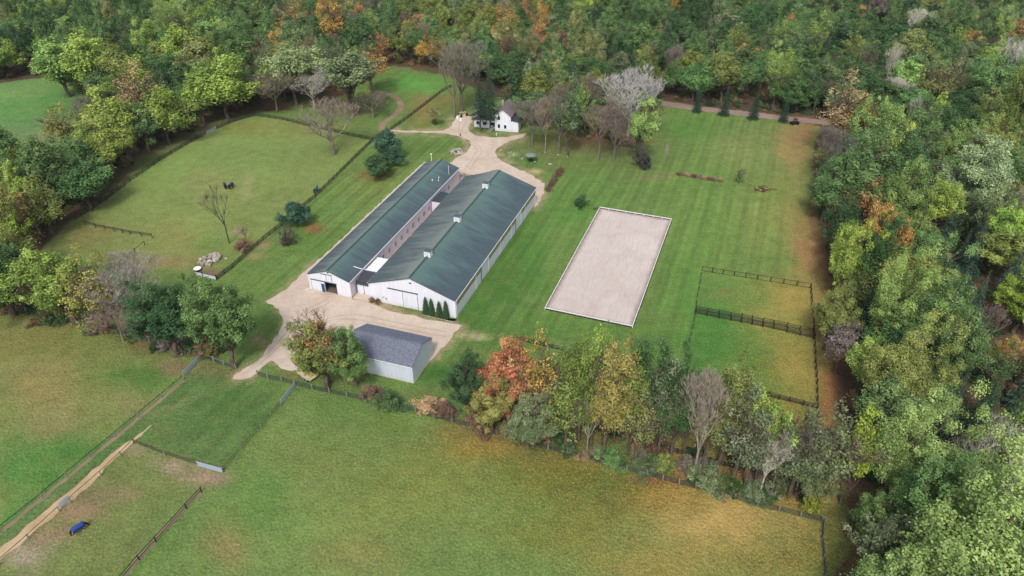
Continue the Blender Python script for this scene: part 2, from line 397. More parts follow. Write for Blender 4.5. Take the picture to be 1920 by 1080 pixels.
LANE = [(345, 703), (440, 700), (527, 752), (418, 878), (250, 823), (0, 1050), (-100, 1100), (-100, 1050), (0, 985)]
LFIELD = [(-900, 590), (0, 578), (375, 668), (345, 703), (0, 985), (-200, 1150), (-900, 1700)]
col = np.tile(np.array(lin((74, 62, 48))), (len(P), 1)); litter = np.full(len(P), 0.55); mow = np.zeros(len(P)); wood = np.ones(len(P))
def zone(poly, c, l, m, sharp=False):
    k = inside(poly, U0 if sharp else U, V0 if sharp else Vv)
    col[k] = lin(c); litter[k] = l; mow[k] = m; wood[k] = 0
zone(FARM, (98, 122, 62), 0.04, 0.35); zone(FIELD, (100, 132, 74), 0.02, 0.15)
zone(PADDOCK, (118, 132, 72), 0.06, 0.0, True)
zone(LFIELD, (110, 124, 66), 0.06, 0.0, True); zone(BOTTOM, (102, 125, 66), 0.07, 0.0, True)
zone(LANE, (86, 112, 60), 0.03, 0.5, True); zone(SMALLPAD, (108, 120, 66), 0.04, 0.0, True)
zone(RPAD1, (98, 124, 58), 0.2, 0.0, True); zone(RPAD2, (90, 120, 54), 0.2, 0.0, True)
# broad patches of other grass, bare earth and leaf fall: u, v, half widths, colour, strength, litter
PATCH = [
 (418, 720, 16, 5, (134, 128, 84), .6, 0), (390, 734, 16, 5, (134, 128, 84), .6, 0), (362, 749, 16, 5, (134, 128, 84), .6, 0), (335, 766, 16, 5, (134, 128, 84), .6, 0), (310, 783, 16, 5, (134, 128, 84), .6, 0), (940, 500, 60, 90, (62, 102, 40), .75, 0), (1000, 470, 30, 110, (70, 112, 46), .6, 0), (900, 590, 60, 40, (66, 106, 44), .7, 0), (1080, 400, 60, 40, (84, 128, 54), .6, 0),
 (1000, 620, 90, 26, (74, 110, 48), .5, .02), (820, 700, 50, 30, (62, 100, 42), .8, 0), (1100, 620, 110, 16, (86, 124, 52), .5, 0), (1060, 540, 26, 60, (100, 132, 58), .45, 0),
 (1290, 560, 40, 110, (86, 128, 54), .6, 0), (1240, 640, 50, 40, (88, 126, 54), .6, 0), (1330, 430, 80, 60, (104, 134, 62), .6, .04), (1300, 330, 90, 30, (98, 132, 58), .5, 0),
 (1290, 240, 70, 24, (84, 124, 52), .8, 0), (1400, 280, 70, 40, (122, 132, 76), .5, .1), (1440, 400, 50, 70, (124, 138, 70), .6, .15), (1110, 340, 70, 30, (90, 124, 58), .5, 0),
 (1485, 285, 30, 46, (150, 122, 78), .65, .5), (1508, 250, 22, 30, (140, 108, 76), .8, .4), (1490, 400, 24, 90, (134, 130, 74), .5, .35), (1515, 470, 26, 70, (146, 114, 74), .8, .45),
 (1535, 600, 20, 80, (140, 106, 74), .85, .35), (1553, 740, 18, 90, (136, 84, 60), .95, .4), (1552, 880, 20, 60, (128, 84, 56), .9, .4),
 (1485, 565, 60, 48, (146, 134, 66), .85, .6), (1420, 600, 40, 20, (134, 130, 64), .5, .3), (1345, 590, 40, 26, (72, 122, 54), .8, 0), (1340, 540, 40, 16, (90, 124, 58), .5, 0),
 (1330, 650, 50, 50, (72, 118, 50), .85, 0), (1420, 700, 70, 30, (88, 112, 46), .5, .1), (1496, 690, 48, 74, (142, 130, 62), .85, .6), (1490, 800, 60, 40, (146, 116, 56), .8, .6), (1356, 546, 14, 5, (120, 96, 66), .7, 0),
 (1200, 940, 150, 40, (94, 92, 36), .8, .3), (1100, 900, 90, 30, (88, 94, 38), .8, .2), (1060, 990, 120, 50, (112, 116, 52), .6, .2), (1380, 985, 140, 52, (166, 142, 84), .85, .7), (1250, 935, 60, 24, (150, 122, 58), .6, .6), (1250, 1060, 150, 50, (134, 122, 62), .6, .4), (1480, 1040, 100, 60, (118, 112, 54), .6, .5),
 (900, 840, 80, 28, (134, 112, 50), .8, .5), (860, 800, 60, 14, (124, 108, 50), .7, .3), (1010, 890, 110, 40, (102, 108, 42), .6, .3), (1080, 860, 120, 22, (112, 98, 44), .6, .4), (1460, 930, 90, 22, (128, 106, 48), .6, .6),
 (640, 770, 70, 30, (86, 116, 54), .6, 0), (600, 870, 120, 60, (108, 122, 64), .6, .05), (700, 980, 160, 60, (118, 126, 66), .6, .1), (560, 1000, 80, 60, (104, 128, 68), .6, 0), (430, 1020, 46, 46, (140, 120, 78), .6, .05),
 (480, 940, 60, 60, (92, 124, 60), .7, 0), (340, 1000, 60, 50, (98, 122, 64), .6, 0), (800, 900, 100, 60, (116, 120, 56), .5, .2), (660, 1050, 80, 30, (132, 124, 72), .5, .05), (740, 800, 60, 18, (94, 116, 50), .5, .1),
 (90, 720, 100, 60, (132, 122, 74), .75, .05), (40, 640, 120, 28, (116, 110, 58), .6, .1), (180, 650, 110, 20, (104, 114, 56), .6, .1), (250, 710, 70, 24, (76, 114, 48), .7, 0), (60, 880, 80, 56, (74, 122, 54), .7, 0),
 (150, 830, 60, 24, (68, 116, 50), .7, 0), (250, 760, 40, 26, (124, 118, 76), .6, 0), (110, 790, 60, 22, (130, 122, 82), .5, 0), (20, 960, 20, 26, (66, 124, 56), .6, 0), (330, 690, 40, 10, (128, 104, 82), .6, 0),
 (360, 800, 40, 30, (80, 106, 56), .6, 0), (430, 760, 60, 40, (74, 104, 50), .7, 0), (320, 815, 22, 10, (128, 118, 72), .5, 0), (450, 700, 60, 12, (84, 108, 54), .6, 0),
 (270, 845, 30, 8, (162, 138, 118), .8, 0), (330, 868, 50, 12, (158, 136, 116), .75, 0), (385, 893, 26, 16, (156, 130, 112), .85, 0), (150, 955, 46, 26, (146, 120, 94), .7, 0), (240, 920, 30, 12, (134, 112, 88), .6, 0), (95, 1010, 40, 24, (138, 116, 92), .65, 0), (50, 1050, 36, 26, (160, 142, 126), .8, 0), (180, 920, 40, 30, (128, 112, 84), .5, 0),
 (430, 290, 110, 50, (116, 140, 76), .7, 0), (320, 330, 90, 40, (114, 140, 72), .6, 0), (390, 345, 50, 30, (136, 136, 84), .5, .05), (560, 290, 90, 24, (108, 126, 68), .5, .05), (600, 240, 60, 14, (118, 112, 68), .6, .1), (470, 240, 60, 12, (120, 122, 62), .6, .1),
 (300, 400, 70, 36, (122, 136, 76), .5, 0), (160, 440, 60, 26, (124, 118, 68), .7, .1), (330, 450, 60, 30, (126, 124, 70), .6, .1), (300, 490, 70, 14, (134, 116, 80), .6, .1), (180, 470, 70, 16, (108, 118, 60), .5, 0), (395, 512, 30, 9, (120, 86, 78), .85, .1), (400, 455, 40, 16, (96, 128, 60), .5, 0), (444, 432, 9, 7, (180, 146, 124), .9, 0), (460, 350, 10, 26, (150, 146, 100), .5, 0),
 (600, 440, 60, 60, (92, 124, 56), .6, 0), (700, 345, 60, 40, (108, 124, 62), .6, 0), (480, 500, 50, 30, (92, 116, 56), .6, 0), (500, 455, 14, 7, (150, 128, 92), .7, 0), (480, 475, 22, 7, (138, 122, 84), .6, 0), (710, 300, 40, 20, (98, 118, 58), .5, 0), (590, 428, 15, 9, (140, 86, 62), .95, .1), (705, 330, 30, 8, (120, 92, 60), .7, .1), (520, 530, 30, 20, (96, 126, 58), .5, 0),
 (770, 275, 60, 16, (84, 112, 52), .7, 0), (780, 215, 40, 20, (112, 112, 58), .7, .08), (790, 200, 16, 30, (134, 112, 68), .6, .1), (840, 190, 40, 16, (112, 100, 58), .6, .2), (780, 155, 50, 18, (88, 142, 62), .85, 0), (730, 200, 40, 24, (90, 120, 56), .5, 0), (930, 250, 40, 7, (78, 118, 50), .8, 0), (640, 200, 60, 16, (112, 98, 72), .7, .1), (560, 195, 20, 16, (86, 120, 60), .5, 0),
 (980, 300, 40, 20, (88, 122, 56), .6, 0), (1060, 270, 90, 24, (96, 94, 60), .75, .2), (1140, 262, 90, 22, (104, 92, 66), .75, .2), (1100, 310, 110, 14, (94, 112, 58), .6, .08), (1000, 222, 60, 10, (96, 88, 60), .6, .2), (1200, 300, 60, 20, (96, 110, 60), .5, .05), (1006, 320, 14, 5, (176, 156, 118), .7, 0), (960, 290, 9, 4, (160, 154, 130), .6, 0), (1130, 255, 40, 8, (124, 70, 60), .5, .2), (1235, 330, 60, 5, (122, 108, 78), .55, 0), (1180, 385, 20, 10, (92, 120, 56), .3, 0),
 (740, 585, 60, 12, (100, 108, 60), .8, .02), (505, 610, 20, 26, (80, 112, 50), .6, 0), (400, 690, 40, 14, (100, 88, 62), .6, .2), (300, 640, 60, 16, (88, 66, 50), .7, .2), (120, 600, 70, 12, (96, 72, 56), .7, .3), (485, 640, 12, 12, (150, 132, 100), .6, 0), (560, 700, 30, 14, (112, 108, 62), .6, .1), (650, 720, 40, 10, (92, 92, 56), .6, .2), (880, 628, 30, 5, (170, 156, 120), .6, 0), (820, 635, 20, 6, (120, 124, 70), .5, 0),
 (800, 745, 60, 10, (90, 100, 56), .5, .1), (1100, 820, 140, 26, (84, 82, 46), .7, .3), (1300, 850, 120, 40, (112, 96, 52), .7, .5), (1400, 900, 90, 24, (116, 78, 50), .8, .5), (960, 800, 90, 24, (80, 70, 48), .7, .3), (1240, 900, 60, 16, (116, 76, 46), .8, .5), (1200, 760, 120, 60, (92, 102, 52), .6, .2),
 (30, 210, 60, 24, (84, 138, 66), .6, 0), (40, 175, 60, 10, (110, 142, 76), .6, 0), (100, 190, 50, 20, (78, 128, 60), .6, 0), (20, 250, 60, 24, (96, 122, 74), .6, 0), (90, 265, 40, 16, (124, 120, 84), .6, 0), (90, 120, 14, 8, (160, 110, 76), .6, .3), (280, 78, 30, 9, (130, 84, 60), .6, .3),
 (1830, 560, 50, 46, (92, 74, 58), .7, .3), (1745, 245, 60, 12, (120, 92, 76), .6, .3), (860, 120, 90, 10, (100, 80, 60), .6, .3), (930, 100, 120, 30, (96, 72, 56), .5, .3), (700, 90, 90, 30, (96, 66, 50), .6, .3),
]
wood0 = wood.copy()
mott = np.clip(.25 + 1.7 * (fbm(P[:, 0], P[:, 1], 7, 7, 4) - .08), 0, 1.15)
for (pu, pv, ru, rv, c, s, l) in PATCH:
    d2 = ((U - pu) / ru) ** 2 + ((Vv - pv) / rv) ** 2
    w = np.exp(-0.9 * d2 ** 1.15)
    w = np.clip(w * mott, 0, 1)
    k = w > 0.01
    s = min(1.0, s * 1.25)
    ww = (w[k] * s)[:, None]
    col[k] = col[k] * (1 - ww) + np.array(lin(c)) * ww
    litter[k] = litter[k] * (1 - w[k] * s) + l * w[k] * s
LAWN = [(405, 525), (700, 265), (740, 243), (1000, 205), (1225, 200), (1520, 235), (1515, 400), (1520, 530), (1316, 500), (1286, 690), (1000, 640), (870, 640), (776, 750), (780, 700), (870, 600), (600, 480), (520, 560)]
k = inside(LAWN, U0, V0); mow[k] = 0.75
for (pu, pv, ru, rv) in ((1500, 280, 50, 90), (1515, 450, 40, 120)): mow *= 1 - np.exp(-(((U - pu) / ru) ** 2 + ((Vv - pv) / rv) ** 2))
fade = np.exp(-(((U - 1100) / 200) ** 2 + ((Vv - 255) / 40) ** 2)); mow *= 1 - 0.9 * fade
YARD = [(430, 712), (438, 700), (462, 687), (492, 664), (520, 628), (530, 606), (518, 578), (494, 564), (530, 544), (560, 520), (600, 480), (760, 590), (866, 604), (868, 618), (845, 640), (815, 672), (770, 700), (592, 664), (560, 670), (546, 678), (563, 696), (520, 690), (507, 680), (470, 710)]
NYARD = [(728, 241), (832, 243), (850, 220), (884, 215), (890, 228), (882, 245), (930, 256), (990, 248), (984, 260), (938, 278), (936, 292), (980, 312), (1030, 345), (1006, 396), (960, 350), (836, 330), (840, 304), (872, 282), (876, 265), (838, 252), (728, 250)]
edge_n = fbm(P[:, 0], P[:, 1], 2.6, 11, 3)
for yd in (YARD, NYARD):
    for q_, (ox, oy) in enumerate(((0, 0), (9, 2), (-9, -2), (3, 7), (-3, -7))):
        k = inside(yd, U0 + ox * edge_n * 1.4, V0 + oy * edge_n * 1.4)
        a_ = (np.clip((edge_n[k] - .3) * 2.2, 0, 1) * (.8 if q_ == 0 else .42))[:, None]; col[k] = col[k] * (1 - a_) + np.array(lin((160, 140, 112))) * a_; mow[k] *= .3
idx = np.arange(nx * ny).reshape(ny, nx)
F = np.stack([idx[:-1, :-1].ravel(), idx[:-1, 1:].ravel(), idx[1:, 1:].ravel(), idx[1:, :-1].ravel()], 1)
M['ground'] = ground_mat()
gme = np_mesh('ground', P, F, M['ground'], {'col': col, 'litter': litter, 'mow': mow, 'wood': wood}, True)
tag(link('ground', gme), kind='structure')

def sheet(name, pts, z, mat, jit=0.35, step=1.2, seed=1, kind='structure'):
    """flat sheet with a slightly ragged edge, from ground points"""
    rnd = random.Random(seed); W = [G(*p) for p in pts]; out = []
    for i in range(len(W)):
        a, b = W[i], W[(i + 1) % len(W)]; n = max(1, int((b - a).length / step))
        for k in range(n):
            p = a.lerp(b, k / n); out.append((p.x + rnd.uniform(-jit, jit), p.y + rnd.uniform(-jit, jit), z))
    bm = bmesh.new(); vs = [bm.verts.new(p) for p in out]; f = bm.faces.new(vs); bmesh.ops.triangulate(bm, faces=[f], ngon_method='EAR_CLIP')
    bmesh.ops.recalc_face_normals(bm, faces=bm.faces)
    me = bpy.data.meshes.new(name); bm.to_mesh(me); bm.free()
    if me.polygons and me.polygons[0].normal.z < 0: me.flip_normals()
    me.materials.append(mat); o = link(name, me); tag(o, kind=kind); return o
def ribbon(name, pts, width, z, mat, jit=0.2, seed=2, step=1.0, taper=False):
    rnd = random.Random(seed); W = [G(*p) for p in pts]; path = []
    for i in range(len(W) - 1):                                      # smooth the centre line
        p0, p1, p2, p3 = W[max(i - 1, 0)], W[i], W[i + 1], W[min(i + 2, len(W) - 1)]
        n = max(2, int((p2 - p1).length / step))
        for k in range(n):
            t = k / n; path.append(0.5 * ((2 * p1) + (p2 - p0) * t + (2 * p0 - 5 * p1 + 4 * p2 - p3) * t * t + (3 * p1 - p0 - 3 * p2 + p3) * t ** 3))
    path.append(W[-1]); V = []; n = len(path)
    for i, p in enumerate(path):
        d = (path[min(i + 1, n - 1)] - path[max(i - 1, 0)]).normalized(); s = Vector((d.y, -d.x, 0))
        for sd_ in (-1, 1):
            q = p + s * (sd_ * width / 2 * (min(1.0, (n - i) / 14) if taper else 1) + rnd.uniform(-jit, jit)); V.append((q.x, q.y, z))
    Fq = [(2 * i, 2 * i + 1, 2 * i + 3, 2 * i + 2) for i in range(n - 1)]
    me = np_mesh(name, V, Fq, mat)
    if me.polygons[0].normal.z < 0: me.flip_normals()
    return tag(link(name, me), kind='structure')

sheet('gravel_yard', [(437, 712), (438, 702), (450, 697), (462, 689), (478, 681), (492, 666), (503, 650), (520, 628), (530, 612), (532, 598), (522, 580), (497, 565), (515, 555), (536, 543), (556, 524), (568, 511), (574, 507), (603, 482), (703, 389), (795, 304), (812, 306),
      (640, 500), (662, 561), (690, 567), (705, 572), (725, 582), (750, 588), (778, 590), (800, 600), (858, 607), (863, 612), (847, 630), (838, 642), (815, 668), (776, 700), (700, 690), (640, 668), (592, 662), (560, 666), (546, 671), (548, 682), (563, 691), (545, 697), (528, 692), (513, 680), (507, 676), (500, 682), (482, 698), (468, 709), (452, 712)], 0.02, M['gravel'], 0.25)
sheet('gravel_drive', [(728, 243), (760, 245), (800, 246), (832, 245), (846, 236), (853, 222), (862, 215), (882, 217), (886, 226), (878, 238), (878, 246), (892, 254), (920, 258), (950, 257), (986, 250), (984, 256), (958, 264), (938, 274), (929, 283),
      (931, 292), (944, 304), (970, 316), (1000, 330), (1020, 345), (1021, 362), (1003, 390), (990, 370), (940, 345), (850, 335), (838, 322), (842, 306), (858, 294), (876, 284), (883, 275), (879, 265), (862, 256), (838, 250), (800, 249), (760, 248), (728, 246)], 0.02, M['gravel'], 0.35)
ribbon('dirt_track', [(-60, 1090), (0, 1039), (50, 999), (100, 957), (150, 914), (200, 866), (240, 832), (270, 809), (290, 794)], 2.1, 0.02, M['track'], 0.3, taper=True)
ribbon('worn_fence_line', [(-60, 1048), (0, 998), (80, 934), (170, 858), (260, 784), (345, 712)], .8, 0.016, M['red_track'], 0.2)
ribbon('worn_paddock_edge', [(378, 922), (330, 970), (280, 1024), (224, 1088), (180, 1138)], 0.8, 0.016, M['red_track'], 0.3)
ribbon('curving_dirt_path', [(690, 170), (715, 174), (738, 181), (752, 195), (748, 208), (732, 222), (718, 232), (716, 244)], 2.4, 0.018, M['red_track'], 0.25)
ribbon('dirt_road', [(1150, 184), (1225, 191), (1310, 203), (1420, 216), (1500, 225), (1580, 232), (1650, 240), (1730, 247), (1830, 256)], 5.0, 0.02, M['road'], 0.4)

M['rut'] = gravel_mat('packed_gravel', (178, 160, 144), (192, 174, 158), (156, 137, 120))
for off in (0, 9):
    ribbon('wheel_rut', [(452 + off, 704 - off * .2), (486 + off, 676), (520 + off, 644), (546 + off, 612), (574 + off * .6, 582 + off * .6), (612, 562 + off), (616, 556 + off)], .42, .026, M['rut'], .12, seed=20 + off)
    ribbon('wheel_rut', [(556 + off, 640), (600 + off, 604), (660, 590 + off), (740, 604 + off), (800, 616 + off), (838, 622 + off)], .42, .027, M['rut'], .12, seed=30 + off)
    ribbon('wheel_rut', [(872 + off, 318), (884 + off, 300), (894 + off, 282), (884 + off * .6, 268), (864, 254 + off * .3), (860 + off, 238), (866 + off, 224)], .42, .026, M['rut'], .12, seed=40 + off)
# ------------------------------------------------------------------ sand arena
AX, AY, AYAW, AW, AL = 7.45, 131.55, -0.345, 20.0, 50.78
sand = link('sand_arena', np_mesh('sand_arena', [(0, 0, 0), (AW, 0, 0), (AW, AL, 0), (0, AL, 0)], [(0, 1, 2, 3)], M['sand']), None, (AX, AY, 0.05), AYAW)
tag(sand, kind='structure')
ar = empty('arena_rail', (AX, AY, 0), AYAW); tag(ar, 'low white rail running round the whole raked sand riding arena', 'arena rail')
ap = None
for i, (x0, y0, x1, y1) in enumerate([(0, 0, AW, 0), (AW, 0, AW, AL), (AW, AL, 0, AL), (0, AL, 0, 0)]):
    L = math.hypot(x1 - x0, y1 - y0); dx, dy = (x1 - x0) / L, (y1 - y0) / L; e = 0.075
    MB().bar((x0 + dx * e, y0 + dy * e, 0.42), (x1 - dx * e, y1 - dy * e, 0.42), 0.13, 0.16).build('rail', M['white_paint'], ar)
    MB().bar((x0 + dx * .15 + dy * .12, y0 + dy * .15 - dx * .12, 0.10), (x1 - dx * .15 + dy * .12, y1 - dy * .15 - dx * .12, 0.10), 0.1, 0.2).build('timber_kerb', M['timber_dark'], ar)
    n = int(L / 2.5)
    for k in range(n):
        if ap is None: ap = MB().box(-.07, .07, -.07, .07, 0, .5).build('post', M['white_paint'], ar, (x0 + dx * L * k / n, y0 + dy * L * k / n, 0))
        else:
            c = ap.copy(); C.objects.link(c); c.parent = ar; c.location = (x0 + dx * L * k / n, y0 + dy * L * k / n, 0)

# ------------------------------------------------------------------ barns
def barn_frame(root, w, l, h, hr, wall, roof, open_front=None, inset=0.16, th=0.18):
    """walls, roof slopes, ridge cap and gable trim in the barn's own frame"""
    i = inset; hw = h + (hr - h) * i / (w / 2) - 0.05
    pts = [(i, 0), (w - i, 0), (w - i, hw), (w / 2, hr - 0.06), (i, hw)]
    if open_front:
        a, b, t = open_front; pf = [(i, 0), (a, 0), (a, t), (b, t), (b, 0), (w - i, 0), (w - i, hw), (w / 2, hr - 0.06), (i, hw)]
    else: pf = pts
    MB().prism_xz(pf, i, i + th).build('front_wall', wall, root)
    MB().prism_xz(pts, l - i - th, l - i).build('rear_wall', wall, root)
    sl = hr - h; t = 0.14
    rf = []
    for s in (0, 1):
        xe, xr = (0, w / 2 - 0.002) if s == 0 else (w, w / 2 + 0.002)
        # slope subdivided so that it can sag a little like old sheet metal
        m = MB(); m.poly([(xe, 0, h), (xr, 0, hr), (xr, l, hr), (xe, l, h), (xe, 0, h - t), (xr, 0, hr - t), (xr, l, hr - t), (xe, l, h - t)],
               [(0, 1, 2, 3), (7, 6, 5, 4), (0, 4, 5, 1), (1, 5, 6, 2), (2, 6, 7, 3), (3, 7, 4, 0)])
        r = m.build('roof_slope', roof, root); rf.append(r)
        sm = MB(); y = 0.5
        nrm = Vector((-(hr - h), 0, (w / 2))).normalized() * 0.03 if s == 0 else Vector(((hr - h), 0, (w / 2))).normalized() * 0.03
        while y < l:
            a = Vector((xe, y, h)) + nrm; b = Vector((xr, y, hr)) + nrm; sm.bar(a, b, 0.05, 0.05); y += 0.9
        tag(sm.build('roof_seams', roof, r), kind='stuff')
    MB().prism_xz([(w / 2 - .28, hr - .02), (w / 2 + .28, hr - .02), (w / 2, hr + .09)], -.02, l + .02).build('ridge_cap', M['ridge'], root)
    for s in (0, 1):   # pale barge boards under the roof edge at the front
        xe = 0.02 if s == 0 else w - 0.02; xr = w / 2
        MB().bar((xe, 0.03, h - t - 0.10), (xr, 0.03, hr - t - 0.10), 0.05, 0.18).build('barge_board', M['dark_edge'], root)
    return hw
M['ridge'] = simple('teal_ridge_metal', (60, 84, 84), 0.5, 0.15, 1)
M['dark_edge'] = simple('slate_trim', (78, 92, 98), 0.6, 0.15, 1)

# big riding barn
BW, BL, BH, BR_, BYAW = 21.68, 57.85, 4.90, 8.57, -0.337
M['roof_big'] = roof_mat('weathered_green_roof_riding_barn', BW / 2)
B = empty('riding_barn', (-32.75, 135.06, 0), BYAW)
tag(B, 'wide white riding barn with weathered green roof and three white cupolas', 'barn')
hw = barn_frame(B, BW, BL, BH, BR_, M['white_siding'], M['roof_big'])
i0 = 0.16
MB().box(i0, i0 + .18, i0 + .18, BL - i0 - .18, 0, hw - .1).build('left_wall', M['white_siding'], B)
MB().box(BW - i0 - .18, BW - i0, i0 + .18, BL - i0 - .18, 0, 2.75).build('right_wall', M['white_siding'], B)
MB().box(BW - i0 - .18, BW - i0, i0 + .18, BL - i0 - .18, hw - .32, hw - .08).build('right_wall_header', M['white_siding'], B)
# side wall: curtains between posts, two full-height white bays that hold doors
YS = [0.55, 12.2, 15.5, 20.4, 28.6, 37.2, 40.4, 44.8, 48.4, 57.3]
solid = {(15.5, 20.4), (40.4, 44.8)}
for a, b in zip(YS[:-1], YS[1:]):
    if (a, b) in solid:
        MB().box(BW - i0 - .12, BW - i0 + .05, a + .1, b - .1, 0.25, hw - .15).build('sliding_door', M['white_siding'], B)
    else:
        MB().box(BW - i0 - .16, BW - i0 - .06, a + .08, b - .08, 2.752, hw - .322).build('curtain', M['olive'], B)
for k, y in enumerate(YS):
    dark = k in (2, 6)
    MB().box(BW - i0 + .052, BW - i0 + .12, y - .09, y + .09, 0.1, hw - .1).build('post', M['dark_trim'] if dark else M['white_paint'], B)
MB().box(BW - .02, BW + .1, 0, BL, BH - .26, BH - .1).build('gutter', M['white_paint'], B)
MB().box(-.1, .02, 0, BL, BH - .26, BH - .1).build('gutter', M['white_paint'], B)
# front doors
D0, D1, DH = 8.9, 11.6, 4.3
fy = i0 - .06
def front_door(root, x0, x1, zt, fy, mat, name='sliding_door', frame=True):
    d = MB().box(x0, x1, fy, fy + .055, .05, zt).build(name, mat, root)
    if frame:
        MB().box(x0 - .08, x0, fy - .01, fy + .055, .05, zt).build('edge_trim', M['dark_trim'], d)
        MB().box(x1, x1 + .08, fy - .01, fy + .055, .05, zt).build('edge_trim', M['dark_trim'], d)
    return d
front_door(B, 8.7, 12.3, 4.3, fy, M['white_siding'])
MB().box(5.0, 12.5, fy - .08, fy + .055, 4.36, 4.58).build('door_track', M['dark_trim'], B)
MB().box(10.55, 11.1, fy - .02, fy + .055, 6.9, 7.15).build('vent', M['black'], B)
MB().box(3.5, 3.9, fy - .1, fy + .055, 1.5, 1.8).build('electric_box', M['galv'], B)
MB().box(4.3, 4.5, fy - .1, fy + .055, 1.2, 1.5).build('electric_box', M['black'], B)
# low annex at the far left end
an = MB(); aw0, aw1, al, ah, ahr = 3.6, 13.2, 4.5, 4.4, 6.4
am = (aw0 + aw1) / 2
an.prism_xz([(aw0 + .3, 0), (aw1 - .3, 0), (aw1 - .3, ah), (am, ahr - .1), (aw0 + .3, ah)], BL - .3, BL + al - .3)
A_ = an.build('annex', M['white_siding'], B)
MB().poly([(aw0, BL, ah), (am, BL, ahr), (am, BL + al, ahr), (aw0, BL + al, ah), (aw0, BL, ah - .12), (am, BL, ahr - .12), (am, BL + al, ahr - .12), (aw0, BL + al, ah - .12)],
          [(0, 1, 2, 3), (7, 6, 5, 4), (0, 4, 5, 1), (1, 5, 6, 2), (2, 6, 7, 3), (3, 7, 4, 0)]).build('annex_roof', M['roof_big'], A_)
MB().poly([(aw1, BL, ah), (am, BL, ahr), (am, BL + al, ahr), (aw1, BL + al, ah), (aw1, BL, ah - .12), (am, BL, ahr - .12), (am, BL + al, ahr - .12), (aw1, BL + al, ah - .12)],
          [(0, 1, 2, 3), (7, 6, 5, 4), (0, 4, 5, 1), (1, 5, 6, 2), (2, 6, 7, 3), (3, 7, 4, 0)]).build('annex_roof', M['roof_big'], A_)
# cupolas
for k, y in enumerate((10.0, 27.3, 46.8)):
    cx = BW / 2; z = BR_
    cu = MB().box(cx - .75, cx + .75, y - .7, y + .7, z - .4, z + 1.25).build('cupola', M['white_paint'], B)
    lm = MB()
    for q in range(5): lm.box(cx - .55, cx + .55, y - .74, y - .701, z + .2 + q * .18, z + .25 + q * .18)
    tag(lm.build('louvre', M['galv'], cu), kind='stuff')
    MB().poly([(cx - .88, y - .83, z + 1.252), (cx + .88, y - .83, z + 1.252), (cx + .88, y + .83, z + 1.252), (cx - .88, y + .83, z + 1.252), (cx, y - .2, z + 1.55), (cx, y + .2, z + 1.55)],
              [(3, 2, 1, 0), (0, 1, 4), (1, 2, 5, 4), (2, 3, 5), (3, 0, 4, 5)]).build('cupola_roof', M['dark_edge'], cu)
    if k == 1: MB().cyl((cx, y, z + 1.5), (cx, y, z + 2.6), .03).bar((cx - .35, y, z + 2.3), (cx + .35, y, z + 2.3), .05).build('weather_vane', M['black'], cu)

# narrower stable
SW, SL, SH, SR, SYAW = 11.20, 63.98, 4.49, 6.48, -0.340
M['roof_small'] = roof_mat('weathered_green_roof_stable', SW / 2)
S = empty('stable_barn', (-47.45, 139.52, 0), SYAW)
tag(S, 'narrow white stable barn with green roof left of the wide barn', 'barn')
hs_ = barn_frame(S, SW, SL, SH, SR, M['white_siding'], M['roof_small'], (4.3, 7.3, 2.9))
MB().box(i0, i0 + .18, i0 + .18, SL - i0 - .18, 0, hs_ - .1).build('left_wall', M['white_siding'], S)
MB().box(SW - i0 - .18, SW - i0, i0 + .18, SL - i0 - .18, 0, hs_ - .1).build('right_wall', M['stall_wall'], S)
MB().box(i0 + .2, SW - i0 - .2, i0 + .2, SL - 1, 0.03, 0.06).build('aisle_floor', M['interior'], S)
front_door(S, 0.75, 4.25, 2.85, fy - .03, M['white_siding'])
MB().box(0.6, 7.5, fy - .12, fy + .055, 2.92, 3.08).build('door_track', M['dark_trim'], S)
MB().box(7.3, 7.4, fy - .02, fy + .055, .05, 2.9).build('door_jamb', M['dark_trim'], S)
MB().box(3.35, 4.15, fy - .09, fy - .031, .08, 2.3).build('blue_door', M['blue_door'], S)
ld = MB().box(5.0, 6.3, fy, fy + .055, 3.35, 5.0).build('loft_hatch', M['white_siding'], S)
MB().box(3.6, 6.5, fy - .06, fy + .055, 5.05, 5.17).build('hatch_track', M['dark_trim'], ld)
MB().box(6.3, 6.38, fy - .01, fy + .055, 3.35, 5.05).build('edge_trim', M['dark_trim'], ld); MB().box(4.92, 5.0, fy - .01, fy + .055, 3.35, 5.05).build('edge_trim', M['dark_trim'], ld)
MB().box(5.35, 5.85, fy - .02, fy + .055, 5.6, 5.85).build('vent', M['black'], S)
MB().box(-.12, .0, 0, SL, SH - .22, SH - .06).build('gutter', M['white_paint'], S)
MB().box(SW, SW + .12, 0, SL, SH - .22, SH - .06).build('gutter', M['white_paint'], S)
MB().cyl((.1, .1, .1), (.1, .1, SH - .2), .06).cyl((.1, .1, .15), (-.9, -.5, .08), .06).build('downpipe', M['white_paint'], S)
dp = None
for k in range(15):
    y = 9.0 + k * 3.35
    if k in (11, 12):
        MB().box(SW - i0 + .0, SW - i0 + .03, y - .75, y + .75, 1.45, 2.7).build('open_hatch', M['black'], S); continue
    if dp is None:
        dp = MB().box(0, .05, -.65, .65, .1, 2.6).build('stall_door', M['stall_wall'], S, (SW - i0 + .002, y, 0))
        MB().bar((.075, -.5, 1.55), (.075, .5, 2.5), .05, .18, (1, 0, 0)).build('brace', M['dark_trim'], dp)
        MB().bar((.077, .5, 1.55), (.077, -.5, 2.5), .05, .18, (1, 0, 0)).build('brace', M['dark_trim'], dp)
        MB().box(.05, .08, -.65, .65, 1.42, 1.52).build('door_split', M['dark_trim'], dp)
        for c in dp.children: c.location = (0, 0, 0)
    else:
        c = copy_tree(dp, S); c.location = (SW - i0 + .002, y, 0)
